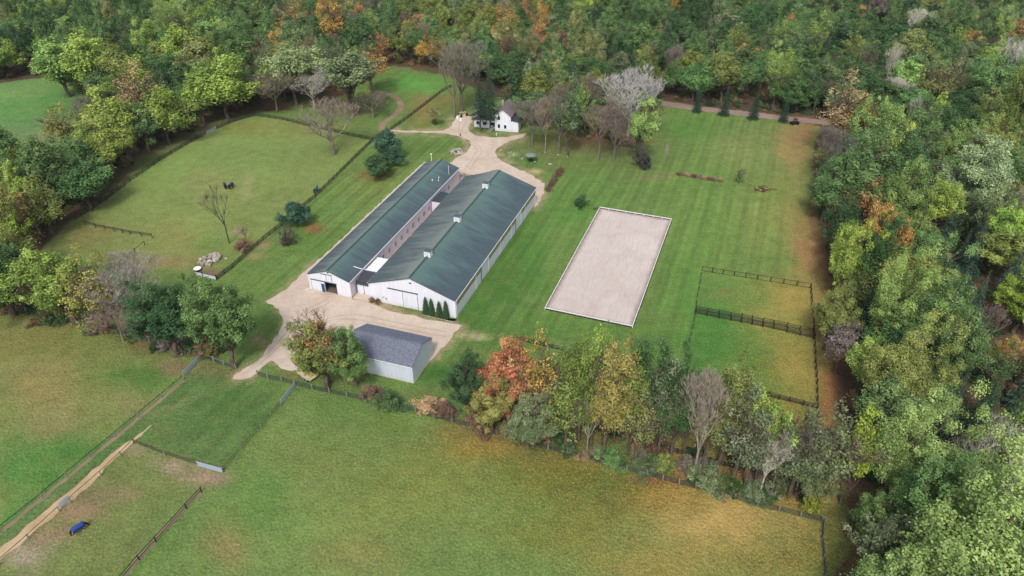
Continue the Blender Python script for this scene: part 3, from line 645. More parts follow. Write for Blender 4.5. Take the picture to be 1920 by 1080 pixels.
for (x, y) in ((9.5, SL - 11.2), (8.2, SL - 12.4), (9.0, SL - 9.8)):
    zr = SR - (x - SW / 2) / (SW / 2) * (SR - SH)
    MB().cyl((x, y, zr), (x, y, zr + .45), .12).build('vent_pipe', M['white_paint'], S)
MB().cyl((10.2, SL - 5.5, SH + .1), (10.2, SL - 5.5, SH + 3), .06).build('vent_stack', M['white_paint'], S)
MB().cyl((2.2, SL + .02, 4.2), (2.2, SL + .02, 7.6), .07).cyl((2.2, SL + .02, 7.3), (2.2, SL + .02, 7.8), .18).build('flue', M['white_paint'], S)

# linking lean-to between the two barns
LK = empty('barn_link', (-32.75, 135.06, 0), BYAW)
tag(LK, 'low two-door connector with dark panel roof joining the two barns in front', 'connector')
lx0, lx1 = -3.95, -0.12
MB().box(lx0, lx0 + .12, 1.6, 1.75, 0, 3.5).box(lx1 - .3, lx1 - .18, 1.6, 1.75, 0, 3.5).box((lx0 + lx1) / 2 - .15, (lx0 + lx1) / 2 - .03, 1.6, 1.75, 0, 3.5).build('door_frame', M['dark_trim'], LK)
MB().box(lx0 + .13, -2.2, 1.62, 1.72, .05, 2.85).build('door', M['white_siding'], LK); MB().box(-2.05, lx1 - .31, 1.62, 1.72, .05, 2.85).build('door', M['white_siding'], LK)
MB().box(lx0, lx1, 1.5, 1.78, 3.5, 3.62).build('lintel', M['dark_trim'], LK)
pm = MB()
for k in range(4):
    x0 = lx0 + k * .93
    MB().poly([(x0, 1.2, 2.95), (x0 + .9, 1.2, 2.95), (x0 + .9, 5.6, 3.9), (x0, 5.6, 3.9), (x0, 1.2, 2.87), (x0 + .9, 1.2, 2.87), (x0 + .9, 5.6, 3.82), (x0, 5.6, 3.82)],
            [(0, 1, 2, 3), (7, 6, 5, 4), (0, 4, 5, 1), (1, 5, 6, 2), (2, 6, 7, 3), (3, 7, 4, 0)]).build('roof_panel', M['skylight'], LK)
MB().box(lx0, lx1 - .05, 6.2, 12.2, 3.5, 3.62).build('white_roof', M['white_roof'], LK)
MB().box(lx0, lx1 - .05, 5.7, 5.85, 3.95, 4.1).box(lx0, lx1 - .05, 7.4, 7.5, 3.7, 3.8).build('cross_rail', M['white_paint'], LK)
MB().bar((-6.6, 4.6, 5.15), (-3.6, 4.4, 5.02), .14, .12).build('loose_pipe', M['white_paint'], LK)
MB().box(lx0, lx1 - .05, 43.5, 49.5, 3.2, 3.35).build('dark_roof', M['dark_roof'], LK)
MB().box(lx0, lx1 - .05, 43.3, 43.45, 0, 3.2).build('cross_wall', M['stall_wall'], LK)
tag(sheet('stable_alley', [(661, 560), (690, 566), (880, 330), (862, 325)], .024, M['gravel'], 0.0), kind='structure')

# ------------------------------------------------------------------ shingled shed
pa, pb = G(776, 719), G(812, 665)
sh_w = (pb - pa).length; sh_yaw = math.atan2(pb.y - pa.y, pb.x - pa.x) - math.pi / 2
sh_l = 14.8
SHD = empty('machine_shed', tuple(pa), sh_yaw)      # local: +y towards the yard, -x to the left along the wall
tag(SHD, 'pale grey shed with blue-grey shingled roof below the wide barn, next to the rust-topped tree', 'shed')
eh = height_to(pa, 688); rh = 0
pm_ = (pa + pb) / 2; rh = height_to(pm_, 646)
w = sh_w
def prism_yz(pts, x0, x1):
    m = MB(); n = len(pts)
    return m.poly([(x0, y, z) for y, z in pts] + [(x1, y, z) for y, z in pts], [tuple(range(n)), tuple(range(2 * n - 1, n - 1, -1))] + [(k, n + k, n + (k + 1) % n, (k + 1) % n) for k in range(n)])
prism_yz([(0, .1), (w, .1), (w, eh), (w / 2, rh), (0, eh)], -.15, 0).build('gable_wall', M['grey_siding'], SHD)
prism_yz([(0, .1), (w, .1), (w, eh), (w / 2, rh), (0, eh)], -sh_l, -sh_l + .15).build('gable_wall', M['grey_siding'], SHD)
MB().box(-10.2, -.152, 0, .15, .1, eh - .02).box(-sh_l + .152, -10.202, 0, .15, 1.5, eh - .02).build('long_wall', M['grey_siding'], SHD)
MB().box(-sh_l + .152, -10.2, .3, .4, 0, 1.6).build('recessed_base_wall', M['timber_brown'], SHD)
MB().box(-sh_l + .152, -.152, w - .15, w, .1, eh - .02).build('long_wall', M['grey_siding'], SHD)
MB().box(-sh_l + .1, .06, -.06, w + .06, 0, .1).build('sill', M['ply'], SHD)
ov = 0.25
for s in (0, 1):
    y0 = -ov if s == 0 else w + ov; zE = eh - (rh - eh) * ov / (w / 2); yr = w / 2 - (.002 if s == 0 else -.002)
    MB().poly([(-sh_l - .1, y0, zE + .14), (.1, y0, zE + .14), (.1, yr, rh + .14), (-sh_l - .1, yr, rh + .14), (-sh_l - .1, y0, zE), (.1, y0, zE), (.1, yr, rh), (-sh_l - .1, yr, rh)],
              [(0, 1, 2, 3), (7, 6, 5, 4), (0, 4, 5, 1), (1, 5, 6, 2), (2, 6, 7, 3), (3, 7, 4, 0)]).build('roof_slope', M['shingle'], SHD)
MB().bar((-sh_l - .1, w / 2, rh + .17), (.1, w / 2, rh + .17), .3, .06).build('ridge_cap', M['shingle'], SHD)
MB().bar((-sh_l - .1, -ov - .03, eh - .12), (.1, -ov - .03, eh - .12), .06, .14).build('fascia', M['white_paint'], SHD)

# ------------------------------------------------------------------ farmhouse
def slab(x0, x1, ya, za, yb, zb, t=.14, axis='y'):
    m = MB()
    if axis == 'y': q = [(x0, ya, za), (x1, ya, za), (x1, yb, zb), (x0, yb, zb)]
    else: q = [(ya, x0, za), (ya, x1, za), (yb, x1, zb), (yb, x0, zb)]
    return m.poly([(a, b, c + t) for a, b, c in q] + q, [(0, 1, 2, 3), (7, 6, 5, 4), (0, 4, 5, 1), (1, 5, 6, 2), (2, 6, 7, 3), (3, 7, 4, 0)])
hp = G(889, 238); hq = G(958, 244)
hyaw = math.atan2(hq.y - hp.y, hq.x - hp.x); HL = (hq - hp).length
H_ = empty('farmhouse', tuple(hp), hyaw); tag(H_, 'white farmhouse with brown-grey roof half hidden behind two dark conifers', 'house')
wl = HL * 0.60            # long low wing
MB().box(0, wl, 0, 7, 0, 3.0).build('wing_wall', M['white_siding'], H_)
slab(-.3, wl, -.4, 2.95, 3.5, 5.0).build('wing_roof', M['house_roof'], H_); slab(-.3, wl, 7.4, 2.95, 3.504, 5.0).build('wing_roof', M['house_roof'], H_)
prism_yz([(0.02, 3), (6.98, 3), (3.5, 4.9)], 0, .12).build('wing_gable', M['white_siding'], H_)
mb0, mb1, my, mh = wl + .003, HL + .3, 8.2, 5.6
MB().prism_xz([(mb0, 0), (mb1, 0), (mb1, mh), ((mb0 + mb1) / 2, mh + 2.2), (mb0, mh)], -1.6, my).build('main_wall', M['white_siding'], H_)
xm = (mb0 + mb1) / 2
slab(-2.1, my + .5, mb0 - .5, mh - .35, xm - .002, mh + 2.25, axis='x').build('main_roof', M['house_roof'], H_)
slab(-2.1, my + .5, mb1 + .5, mh - .35, xm + .002, mh + 2.25, axis='x').build('main_roof', M['house_roof'], H_)
MB().box(mb1 + .003, mb1 + 2.6, -1.4, 3.0, 0, 3.6).build('side_bay', M['white_siding'], H_)
slab(-1.9, 3.4, mb1 + 3.0, 3.55, mb1 + .01, 4.7, axis='x').build('bay_roof', M['porch_roof'], H_)
MB().box(mb0 + 1.2, mb0 + 1.9, 3.6, 4.3, mh + 1.2, mh + 3.4).build('chimney', M['stone'], H_)
def window(root, x, y, z, ww=.9, hh=1.3):
    f = MB().box(x - ww / 2, x + ww / 2, y - .05, y - .003, z, z + hh).build('window', M['white_paint'], root)
    MB().box(x - ww / 2 + .08, x + ww / 2 - .08, y - .075, y - .052, z + .08, z + hh - .08).build('pane', M['glass'], f)
for x in (1.2, 3.0, 5.2): window(H_, x * wl / 6.2, 0, 1.0, 1.5, 1.3)
window(H_, mb0 + 1.4, -1.6, 1.0, 1.0, 1.5); window(H_, mb0 + 1.4, -1.6, 3.9, 1.0, 1.5); window(H_, mb0 + 3.6, -1.6, 1.0, 1.0, 1.4)
MB().box(wl - 1.0, wl - .1, -.06, -.003, .3, 2.3).build('door', M['glass'], H_)
MB().bar((wl - .6, -.3, .75), (wl - 1.9, -3.6, .12), 1.6, .15).build('ramp', M['timber_grey'], H_)

# ------------------------------------------------------------------ fences and gates
def fence(name, pts, label, cat='fence', post=M['timber_dark'], rail=M['timber_dark'], spacing=2.7, h=1.35, rails=(0.35, 0.8, 1.2), mesh=None, lean=0.04, pw=.15, rt=.05, rh=.12, seed=3, closed=False, group=None):
    rnd = random.Random(seed); W = [G(*p) if not isinstance(p, Vector) else p for p in pts]
    o = empty(name, tuple(W[0])); tag(o, label, cat, group); O = W[0]
    spots = []
    for a, b in zip(W[:-1], W[1:]):
        n = max(1, round((b - a).length / spacing)); spots += [a.lerp(b, k / n) for k in range(n)]
    spots.append(W[-1])
    pme = MB().box(-pw / 2, pw / 2, -pw / 2, pw / 2, 0, h); first = None
    for k, s in enumerate(spots):
        if first is None: q = first = pme.build('post', post, o)
        else:
            q = first.copy(); C.objects.link(q); q.parent = o
        q.location = s - O; q.rotation_euler = (rnd.gauss(0, lean), rnd.gauss(0, lean), rnd.uniform(0, .4)); q.scale = (1, 1, rnd.uniform(.93, 1.08))
    if mesh:
        for k, (a, b) in enumerate(zip(spots[:-1], spots[1:])):
            a, b = a - O, b - O; m = MB(); L = (b - a).length
            for z in np.arange(.12, h - .12, .17): m.bar(a + Vector((0, 0, z)), b + Vector((0, 0, z + rnd.gauss(0, .01))), .025, .03)
            nn = int(L / .28)
            for j in range(1, nn): p = a.lerp(b, j / nn); m.bar(p + Vector((0, 0, .1)), p + Vector((0, 0, h - .15)), .025, .025)
            tag(m.build('wire_mesh', mesh, o), kind='stuff')
    for z in rails:
        for a, b in zip(spots[:-1], spots[1:]):
            a, b = a - O, b - O
            MB().bar(a + Vector((0, 0, z + rnd.gauss(0, .02))), b + Vector((0, 0, z + rnd.gauss(0, .02))), rt, rh).build('rail', rail, o)
    return o
def gate(a, b, label, h=1.25, mat=M['galv'], n=7, group=None):
    a, b = G(*a), G(*b); L = (b - a).length; o = empty('metal_gate', tuple(a), math.atan2(b.y - a.y, b.x - a.x)); tag(o, label, 'gate', group)
    MB().cyl((0, 0, .12), (0, 0, h), .05, n=6).cyl((L, 0, .12), (L, 0, h), .05, n=6).cyl((L / 2, 0, .12), (L / 2, 0, h), .04, n=6).build('frame', mat, o)
    first = None
    for k in range(n):
        z = .15 + (h - .2) * k / (n - 1)
        if first is None: first = MB().cyl((0, 0, 0), (L, 0, 0), .045, n=6).build('bar', mat, o, (0, 0, z))
        else:
            q = first.copy(); C.objects.link(q); q.parent = o; q.location = (0, 0, z)
    m = MB()
    for k in range(1, int(L / .18)): m.bar((k * .18, 0, .15), (k * .18, 0, h - .05), .022, .022)
    tag(m.build('wire_infill', mat, o), kind='stuff')
    return o
PG = M['timber_grey']; MD = M['mesh_dark']
fence('wire_fence', [(-60, 566), (0, 577), (50, 586), (75, 591), (180, 617), (280, 642), (376, 668)], 'wire mesh fence with pale posts under the tree row above the left field', post=PG, mesh=MD, rails=(1.2,), rail=MD, rt=.04, rh=.05)
fence('wire_fence', [(384, 672), (420, 686), (443, 692)], 'short run of fence with pale posts ending left of the drive mouth', post=PG, mesh=MD, rails=(1.25,), rail=PG, pw=.2, h=1.5, rh=.14)
fence('wire_fence', [(483, 704), (503, 711), (528, 716), (553, 722), (586, 731), (650, 744), (713, 757), (779, 773), (848, 793), (920, 812), (1027, 843), (1100, 862), (1212, 893), (1335, 924), (1420, 949), (1542, 979)],
      'long wire mesh fence with pale posts along the top of the big lower field', post=PG, mesh=MD, rails=(1.22,), rail=MD, rt=.04, rh=.05, spacing=3.1, pw=.19, h=1.4)
fence('wire_fence', [(1542, 979), (1541, 1015), (1546, 1085), (1552, 1150)], 'wire fence running down the lower right corner of the big field', post=PG, mesh=MD, rails=(1.22,), rail=MD, rt=.04, rh=.05)
BK = M['black']
fence('rail_fence', [(345, 712), (260, 784), (170, 858), (80, 934), (0, 998), (-60, 1048)], 'thin dark fence line between the left field and the grassy lane', post=PG, rail=BK, rails=(1.15,), h=1.25, spacing=5.5, rt=.08, rh=.07, pw=.14)
fence('rail_fence', [(527, 761), (490, 805), (455, 844), (419, 885)], 'thin dark rail fence between the lane and the big lower field', post=PG, rail=BK, rails=(.6, 1.15), h=1.25, spacing=4.2, rt=.06, rh=.07)
fence('rail_fence', [(252, 832), (310, 855), (372, 874)], 'thin dark fence across the bottom of the lane above the corner paddock', post=PG, rail=BK, rails=(.6, 1.15), h=1.25, spacing=6.0, rt=.06, rh=.07)
fence('rail_fence', [(252, 832), (228, 856), (190, 892), (133, 942)], 'upper run of thin fence between the dirt track and the corner paddock', post=PG, rail=BK, rails=(1.15,), h=1.25, spacing=5.0, rt=.06, rh=.07)
fence('rail_fence', [(112, 959), (55, 1011), (0, 1060), (-50, 1103)], 'lower run of thin fence between the dirt track and the corner paddock', post=PG, rail=BK, rails=(1.15,), h=1.25, spacing=5.0, rt=.06, rh=.07)
fence('rail_fence', [(378, 923), (350, 954), (293, 1016), (262, 1050), (220, 1098), (180, 1143)], 'black rail fence on the right side of the corner paddock with the blue-blanketed horse', post=BK, rail=BK, rails=(.6, 1.15), h=1.25, spacing=5.0, rt=.09, rh=.09)
gate((345, 706), (375, 675), 'silver gate at the upper end of the lane beside the left field')
gate((528, 758), (554, 724), 'silver gate across from the trailer, at the top of the lane fence')
gate((371, 874), (418, 887), 'silver gate at the bottom right corner of the lane')
gate((114, 953), (131, 938), 'small silver gate beside the dirt track near the blue-blanketed horse')
gate((388, 253), (406, 243), 'small silver gate in the far left fence of the upper left paddock')
TD = M['timber_dark']
fence('board_fence', [(140, 412), (165, 398), (200, 375), (245, 340), (300, 302), (350, 272), (387, 252)], 'dark board fence curving along the trees on the left edge of the upper left paddock', mesh=MD)
fence('board_fence', [(407, 242), (440, 228), (478, 217), (530, 225), (580, 237), (640, 251), (700, 264)], 'dark board fence along the far end of the upper left paddock', mesh=MD)
fence('board_fence', [(700, 264), (660, 303), (625, 338), (592, 370), (560, 396), (528, 424), (494, 451), (462, 479), (436, 503), (406, 525)], 'dark board fence running diagonally between the upper left paddock and the lawn', mesh=MD, seed=8)
fence('board_fence', [(160, 422), (180, 427), (215, 434), (245, 440), (286, 446)], 'short dark rail fence standing alone inside the upper left paddock', rails=(.9, 1.2), spacing=3.3)
fence('board_fence', [(272, 460), (254, 475), (240, 487), (226, 498)], 'short dark fence stub below the lone rail fence in the upper left paddock', rails=(1.2,), spacing=4.2)
fence('board_fence', [(702, 262), (735, 243), (765, 222), (795, 199), (830, 172), (846, 164)], 'dark fence climbing past the curving dirt path towards the bare trees', mesh=MD)
wp = empty('panel_fence', tuple(G(368, 516))); tag(wp, 'white solid panel between dark posts at the near corner of the upper left paddock', 'fence panel')
a, b = G(368, 516) - G(368, 516), G(406, 525) - G(368, 516)
for k, (t0, t1) in enumerate(((0, .33), (.35, 1.0))):
    MB().bar(a.lerp(b, t0) + Vector((0, 0, .55)), a.lerp(b, t1) + Vector((0, 0, .55)), .05, .95).build('panel', M['grey_siding'], wp)
for t0 in (.34, 1.01): MB().box(-.1, .1, -.1, .1, 0, 1.6).build('post', TD, wp, tuple(a.lerp(b, t0)))
MB().bar(a + Vector((0, 0, 1.12)), b + Vector((0, 0, 1.12)), .1, .1).build('top_rail', TD, wp)
fence('board_fence', [(1316, 508), (1355, 514), (1420, 524), (1519, 540)], 'dark post and rail fence along the top of the upper right paddock', rails=(.1, 1.25), spacing=3.1, h=1.4, rh=.10)
fence('wire_fence', [(1316, 508), (1310, 545), (1303, 586)], 'thin wire fence on the left side of the upper right paddock', post=BK, rail=PG, rails=(.3, .7, 1.1), h=1.3, rt=.04, rh=.05)
fence('wire_fence', [(1303, 592), (1296, 630), (1287, 672), (1280, 715)], 'thin wire fence on the left side of the lower right paddock', post=BK, rail=PG, rails=(.3, .7, 1.1), h=1.3, rt=.04, rh=.05)
fence('board_fence', [(1303, 588), (1370, 601), (1450, 617), (1525, 635)], 'heavy dark board fence dividing the two right paddocks, front line', rails=(.3, .6, .9, 1.2), spacing=2.5, pw=.2)
p_ = [(1305, 582), (1370, 594), (1450, 609), (1524, 625)]
fence('board_fence', p_, 'dark board fence just behind the dividing fence of the two right paddocks', rails=(.4, .8, 1.2), spacing=2.5, seed=9)
fence('board_fence', [(1519, 540), (1522, 580), (1526, 632)], 'dark fence on the right side of the upper right paddock by the leafy verge', spacing=2.4, rails=(.6, 1.2), rh=.16)
fence('board_fence', [(1526, 636), (1528, 680), (1531, 720), (1532, 785)], 'dark fence on the right side of the lower right paddock by the leafy verge', spacing=2.4, rails=(.6, 1.2), rh=.16)
fence('board_fence', [(1395, 732), (1440, 744), (1480, 754), (1531, 767)], 'dark board fence closing the bottom of the lower right paddock', rails=(.3, .6, .9, 1.2), spacing=2.5)
fence('board_fence', [(1095, 800), (1150, 818), (1240, 842), (1330, 868), (1440, 895)], 'dark board fence half hidden among the autumn trees above the lower field', rails=(.3, .6, .9, 1.2), spacing=2.8)
fence('board_fence', [(965, 636), (985, 642), (1020, 650), (1060, 660)], 'dark board fence just above the red-orange tree', rails=(.3, .6, .9, 1.2), spacing=2.8)
fence('rail_fence', [(862, 331), (872, 333), (885, 336)], 'small black rail fence between the far ends of the two barns', rails=(.5, .9, 1.3), spacing=1.8, h=1.45, rail=BK, post=BK)

# ------------------------------------------------------------------ trees
rs = np.random.RandomState(11)
def unit(v): return v / np.maximum(np.linalg.norm(v, axis=1, keepdims=True), 1e-6)
def leaves_mesh(name, pos, nrm, size, lv, cl, aspect=0.7, mat=None, smooth=False):
    n = len(pos); r = unit(rs.normal(size=(n, 3))); t = unit(np.cross(nrm, r)); b = np.cross(nrm, t); s = size[:, None]
    V = np.empty((n, 4, 3)); V[:, 0] = pos + t * s * .5; V[:, 1] = pos + b * s * .5 * aspect + nrm * s * .12; V[:, 2] = pos - t * s * .5; V[:, 3] = pos - b * s * .5 * aspect + nrm * s * .06
    F = np.arange(n * 4).reshape(n, 4)
    return np_mesh(name, V.reshape(-1, 3), F, mat or M['leaf'], {'lv': np.repeat(lv, 4), 'cl': np.repeat(cl, 4)})
HT = 16.0
def crown_mesh(name, seed, R=5.2, z0=3.0, nl=46, lr=1.55, per=190, ls=.5, squash=1.0, gap=.12, top=HT, flat=.5, open_=0.0, irr=1.0, taper=.25, stretch=1.45):
    """leafy sprays that point out and up from an uneven crown; each is a ragged shell of leaf-sized faces"""
    global rs
    rs = np.random.RandomState(seed); zc = (top + z0) / 2; rz = (top - z0) / 2
    k = np.arange(nl) + .5; ph = np.pi * (1 + 5 ** .5) * k; ct = 1 - 1.75 * k / nl; st = np.sqrt(np.maximum(0, 1 - ct ** 2))
    d = unit(np.stack([np.cos(ph) * st, np.sin(ph) * st, ct], 1) + rs.normal(size=(nl, 3)) * .22)
    bd = unit(rs.normal(size=(7, 3)) + np.array([0, 0, .3])); lump = .74 + rs.normal(size=nl) * .10
    for q_ in range(7): lump = lump + rs.uniform(.12, .45) * np.maximum(0, d @ bd[q_]) ** 5 * irr - .04 * irr
    wide = (1 - taper * np.clip(d[:, 2], 0, 1)) * np.where(d[:, 2] < -.25, .82, 1.0)
    cen = d * lump[:, None] * np.array([R, R * squash, rz * .98]); cen[:, :2] *= wide[:, None]; cen[:, 2] += zc
    ni = nl // 3; ci = unit(rs.normal(size=(ni, 3))) * (rs.rand(ni, 1) ** .5) * .5 * np.array([R, R * squash, rz]); ci[:, 2] += zc
    cen = np.concatenate([cen, ci]); L = lr * rs.uniform(.45, 1.4, len(cen)); cl = rs.rand(len(cen))
    keep = rs.rand(len(cen)) > gap; cen, L, cl = cen[keep], L[keep], cl[keep]
    pos = []; nr = []; sz = []; lv = []; cc = []; root = np.array([0, 0, z0 + rz * .35])
    for c, r, q in zip(cen, L, cl):
        n = int(per * (r / lr) ** 1.7) + 8; dd = unit(rs.normal(size=(n, 3)) + np.array([0, 0, .3])); ax = c - root; ax = ax / (np.linalg.norm(ax) + 1e-6); ax = ax + np.array([0, 0, .5]); ax = ax / np.linalg.norm(ax)
        rad = (.62 + .38 * rs.rand(n)) * (1 + .30 * np.sin(dd @ rs.normal(size=3) * 6 + rs.rand() * 6)); stray = rs.rand(n) < .10; rad[stray] *= rs.uniform(1.1, 1.55, stray.sum())
        p = dd * (r * rad * .82)[:, None]; al = p @ ax; p = p + ax[None] * (al * (stretch - 1))[:, None]; pos.append(c + p)
        nr.append(unit(dd * .8 + ax * .15 + np.array([0, 0, .3]) + rs.normal(size=(n, 3)) * .34)); sz.append(ls * rs.uniform(.45, 1.45, n)); lv.append(rs.rand(n) ** 1.2); cc.append(np.full(n, q) + rs.normal(size=n) * .12)
    pos, nr, sz, lv, cc = map(np.concatenate, (pos, nr, sz, lv, cc))
    if open_: kk = rs.rand(len(pos)) > open_; pos, nr, sz, lv, cc = pos[kk], nr[kk], sz[kk], lv[kk], cc[kk]
    return leaves_mesh(name, pos, nr, sz, lv, np.clip(cc, 0, 1)), cen, L
def tubes_np(segs, n=4):
    """segs: list of (a, b, ra, rb) -> verts, faces, vectorised"""
    A = np.array([s[0] for s in segs], float); Bq = np.array([s[1] for s in segs], float); ra = np.array([s[2] for s in segs]); rb = np.array([s[3] for s in segs])
    d = unit(Bq - A); ref = np.where(np.abs(d[:, 2:3]) > .9, np.array([[1., 0, 0]]), np.array([[0, 0, 1.]])); sx = unit(np.cross(d, ref)); sy = np.cross(sx, d)
    th = np.arange(n) * 2 * np.pi / n; ring = sx[:, None] * np.cos(th)[None, :, None] + sy[:, None] * np.sin(th)[None, :, None]
    V = np.concatenate([A[:, None] + ring * ra[:, None, None], Bq[:, None] + ring * rb[:, None, None]], 1).reshape(-1, 3)
    base = np.arange(len(segs))[:, None, None] * 2 * n; q = np.array([(k, (k + 1) % n, n + (k + 1) % n, n + k) for k in range(n)])[None]
    return V, (base + q).reshape(-1, 4)
def trunk_mesh(name, seed, cen, L, r=.32, fork=.42, top=HT):
    rr = random.Random(seed); segs = []
    p = np.array([0., 0, -.1]); tops = []
    N = 8
    for k in range(N):
        q = np.array([rr.gauss(0, .16) * (k + 1) / 2, rr.gauss(0, .16) * (k + 1) / 2, top * .78 * (k + 1) / N]); segs.append((p, q, r * (1 - .1 * k), r * (1 - .1 * (k + 1)))); p = q; tops.append(q)
    for c in cen[::2]:
        zt = c[2] * rr.uniform(.45, .75); j = min(N - 1, max(2, int(zt / (top * .78) * N))); a = tops[j - 1]; m = a * .45 + c * .55 + np.array([0, 0, -.4])
        segs.append((a, m, r * .32, r * .2)); segs.append((m, c, r * .2, r * .06))
    V, Fq = tubes_np(segs, 6); return np_mesh(name, V, Fq, M['bark'], smooth=True)
def bare_mesh(name, seed, spread=.62, depth=6, r=.3, trunk=.28, thick=1.0, upright=.5, twigs=True, lean=0.0):
    rr = random.Random(seed); segs = []
    def grow(p, d, ln, rad, lev):
        if lev == 0 or ln < .25: return
        k = 2; q = p
        for s in range(k):
            nd = (d + Vector((rr.gauss(0, .14), rr.gauss(0, .14), rr.gauss(0, .1) + .05))).normalized(); q2 = q + nd * ln / k
            segs.append((tuple(q), tuple(q2), rad * (1 - .2 * s), rad * (1 - .2 * (s + 1)))); q = q2; d = nd
            if s == 0 and lev < depth and lev > 1:
                sd_ = (nd + Vector((rr.gauss(0, .8), rr.gauss(0, .8), rr.gauss(0.1, .4)))).normalized(); grow(q, sd_, ln * .55, rad * .45, lev - 2)
        nb = 3 if lev > 2 else 4
        for b in range(nb):
            a = rr.uniform(0, 2 * math.pi); ax = Vector((math.cos(a), math.sin(a), 0)); nd = (d * upright + ax * spread * rr.uniform(.6, 1.2) + Vector((0, 0, .34))).normalized()
            grow(q, nd, ln * rr.uniform(.66, .86), max(rad * .58, .028 * thick), lev - 1)
    p = Vector((0, 0, -.1)); h0 = HT * trunk
    segs.append((tuple(p), (0.1 + lean * .3, 0, h0), r, r * .75))
    d0 = Vector((lean, 0, 1)).normalized()
    segs.append(((0.1 + lean * .3, 0, h0), (0.15 + lean * h0 * .6, .1, h0 * 1.7), r * .75, r * .5))
    for b in range(4):
        a = b * 1.6 + rr.random(); nd = (d0 + Vector((math.cos(a), math.sin(a), 0)) * spread * .8).normalized(); grow(Vector((0.1 + lean * .3, 0, h0)), nd, HT * .22, r * .5, depth - 1)
    grow(Vector((0.15 + lean * h0 * .6, .1, h0 * 1.7)), d0, HT * .18, r * .45, depth - 1)
    A = np.array([s[0] for s in segs]); Bb = np.array([s[1] for s in segs]); zmax = Bb[:, 2].max(); f = HT / zmax
    segs = [((s[0][0], s[0][1], s[0][2] * f), (s[1][0], s[1][1], s[1][2] * f), s[2], s[3]) for s in segs]
    tr = [s for s in segs if s[2] > .14 * r / .3]; br = [s for s in segs if s[2] <= .14 * r / .3]
    V, Fq = tubes_np(br, 3); V2, F2 = tubes_np(tr, 6)
    ends = np.array([s[1] for s in br])
    return np_mesh(name + '_crown', V, Fq, M['twig']), np_mesh(name + '_trunk', V2, F2, M['twig'], smooth=True), ends
def conifer_mesh(name, seed, R=3.2, tiers=26, z0=1.0, droop=.35, ls=.55, open_=.0, ragged=.18, power=1.0):
    global rs
    rs = np.random.RandomState(seed); pos = []; nr = []; lv = []; sz = []; segs = []; cc = []
    for t in range(tiers):
        f = t / (tiers - 1); z = z0 + (HT - z0) * f ** .92; rad = R * (1 - f) ** power + .18; nb = max(4, int(5 + 8 * (1 - f)))
        a0 = rs.rand() * 6
        for b in range(nb):
            if rs.rand() < open_: continue
            a = a0 + b * 2 * np.pi / nb + rs.normal() * .12; L = rad * (1 + rs.normal() * ragged); dr = droop * L * rs.uniform(.5, 1.1)
            m = max(4, int(L * 9)); s = rs.rand(m) ** .7; w = (1 - s) * .35 * L + .12
            off = rs.uniform(-1, 1, m) * w; px = np.cos(a) * s * L - np.sin(a) * off; py = np.sin(a) * s * L + np.cos(a) * off; pz = z - dr * s ** 1.3 + rs.normal(size=m) * .08
            pos.append(np.stack([px, py, pz], 1)); nn = np.stack([np.cos(a) * .35 + rs.normal(size=m) * .3, np.sin(a) * .35 + rs.normal(size=m) * .3, np.ones(m) * .8], 1); nr.append(unit(nn))
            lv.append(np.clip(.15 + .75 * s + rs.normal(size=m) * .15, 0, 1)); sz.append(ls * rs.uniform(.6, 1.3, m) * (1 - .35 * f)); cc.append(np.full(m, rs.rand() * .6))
            segs.append(((0, 0, z + .1), (np.cos(a) * L * .8, np.sin(a) * L * .8, z - dr * .7), .05, .015))
    pos, nr, lv, sz, cc = map(np.concatenate, (pos, nr, lv, sz, cc))
    segs.append(((0, 0, -.1), (0, 0, HT * .97), .26, .04)); V, Fq = tubes_np(segs, 5)
    return leaves_mesh(name, pos, nr, sz, lv, cc, .42), np_mesh(name + '_trunk', V, Fq, M['bark'])

PRO = {}      # kind -> list of (crown mesh, trunk mesh, twig colour?)
def reg(kind, cm, tm): PRO.setdefault(kind, []).append((cm, tm))
for k in range(8):
    cm, cen, L = crown_mesh('broadleaf_crown', 100 + k, R=5.3, z0=(1.2, 2.5, .8, 3.2)[k % 4], nl=(78, 95, 64, 84)[k % 4], lr=(1.15, 1.0, 1.35, 1.05)[k % 4], per=150, ls=.34, squash=(1, .8, .9, .72)[k % 4], taper=(.15, .5, .3, .65)[k % 4], irr=(1, 1.5, .8, 1.3)[(k + k // 4) % 4], gap=.14); reg('round', cm, trunk_mesh('broadleaf_trunk', k, cen, L))
for k in range(5):
    cm, cen, L = crown_mesh('tall_crown', 140 + k, R=4.2, z0=(3.2, 2.0, 4.6, 1.5, 3)[k], nl=72, lr=.92, per=115, ls=.32, gap=.2, open_=.12, taper=(.3, .7, .4, .8, .6)[k], irr=1.4); reg('tall', cm, trunk_mesh('tall_trunk', 20 + k, cen, L, .26))
for k in range(4):      # near oaks: finer leaves, more clumps
    cm, cen, L = crown_mesh('oak_crown', 160 + k, R=5.6, z0=.8, nl=135, lr=.88, per=190, ls=.24, gap=.10, taper=(.1, .35, .2, .45)[k], irr=1.3); reg('oak', cm, trunk_mesh('oak_trunk', 30 + k, cen, L, .36))
for k in range(2):      # the largest, nearest crowns
    cm, cen, L = crown_mesh('great_oak_crown', 170 + k, R=5.6, z0=.6, nl=300, lr=.62, per=160, ls=.15, gap=.08, irr=1.3, taper=.15); reg('great', cm, trunk_mesh('great_oak_trunk', 36 + k, cen[::3], L, .3))
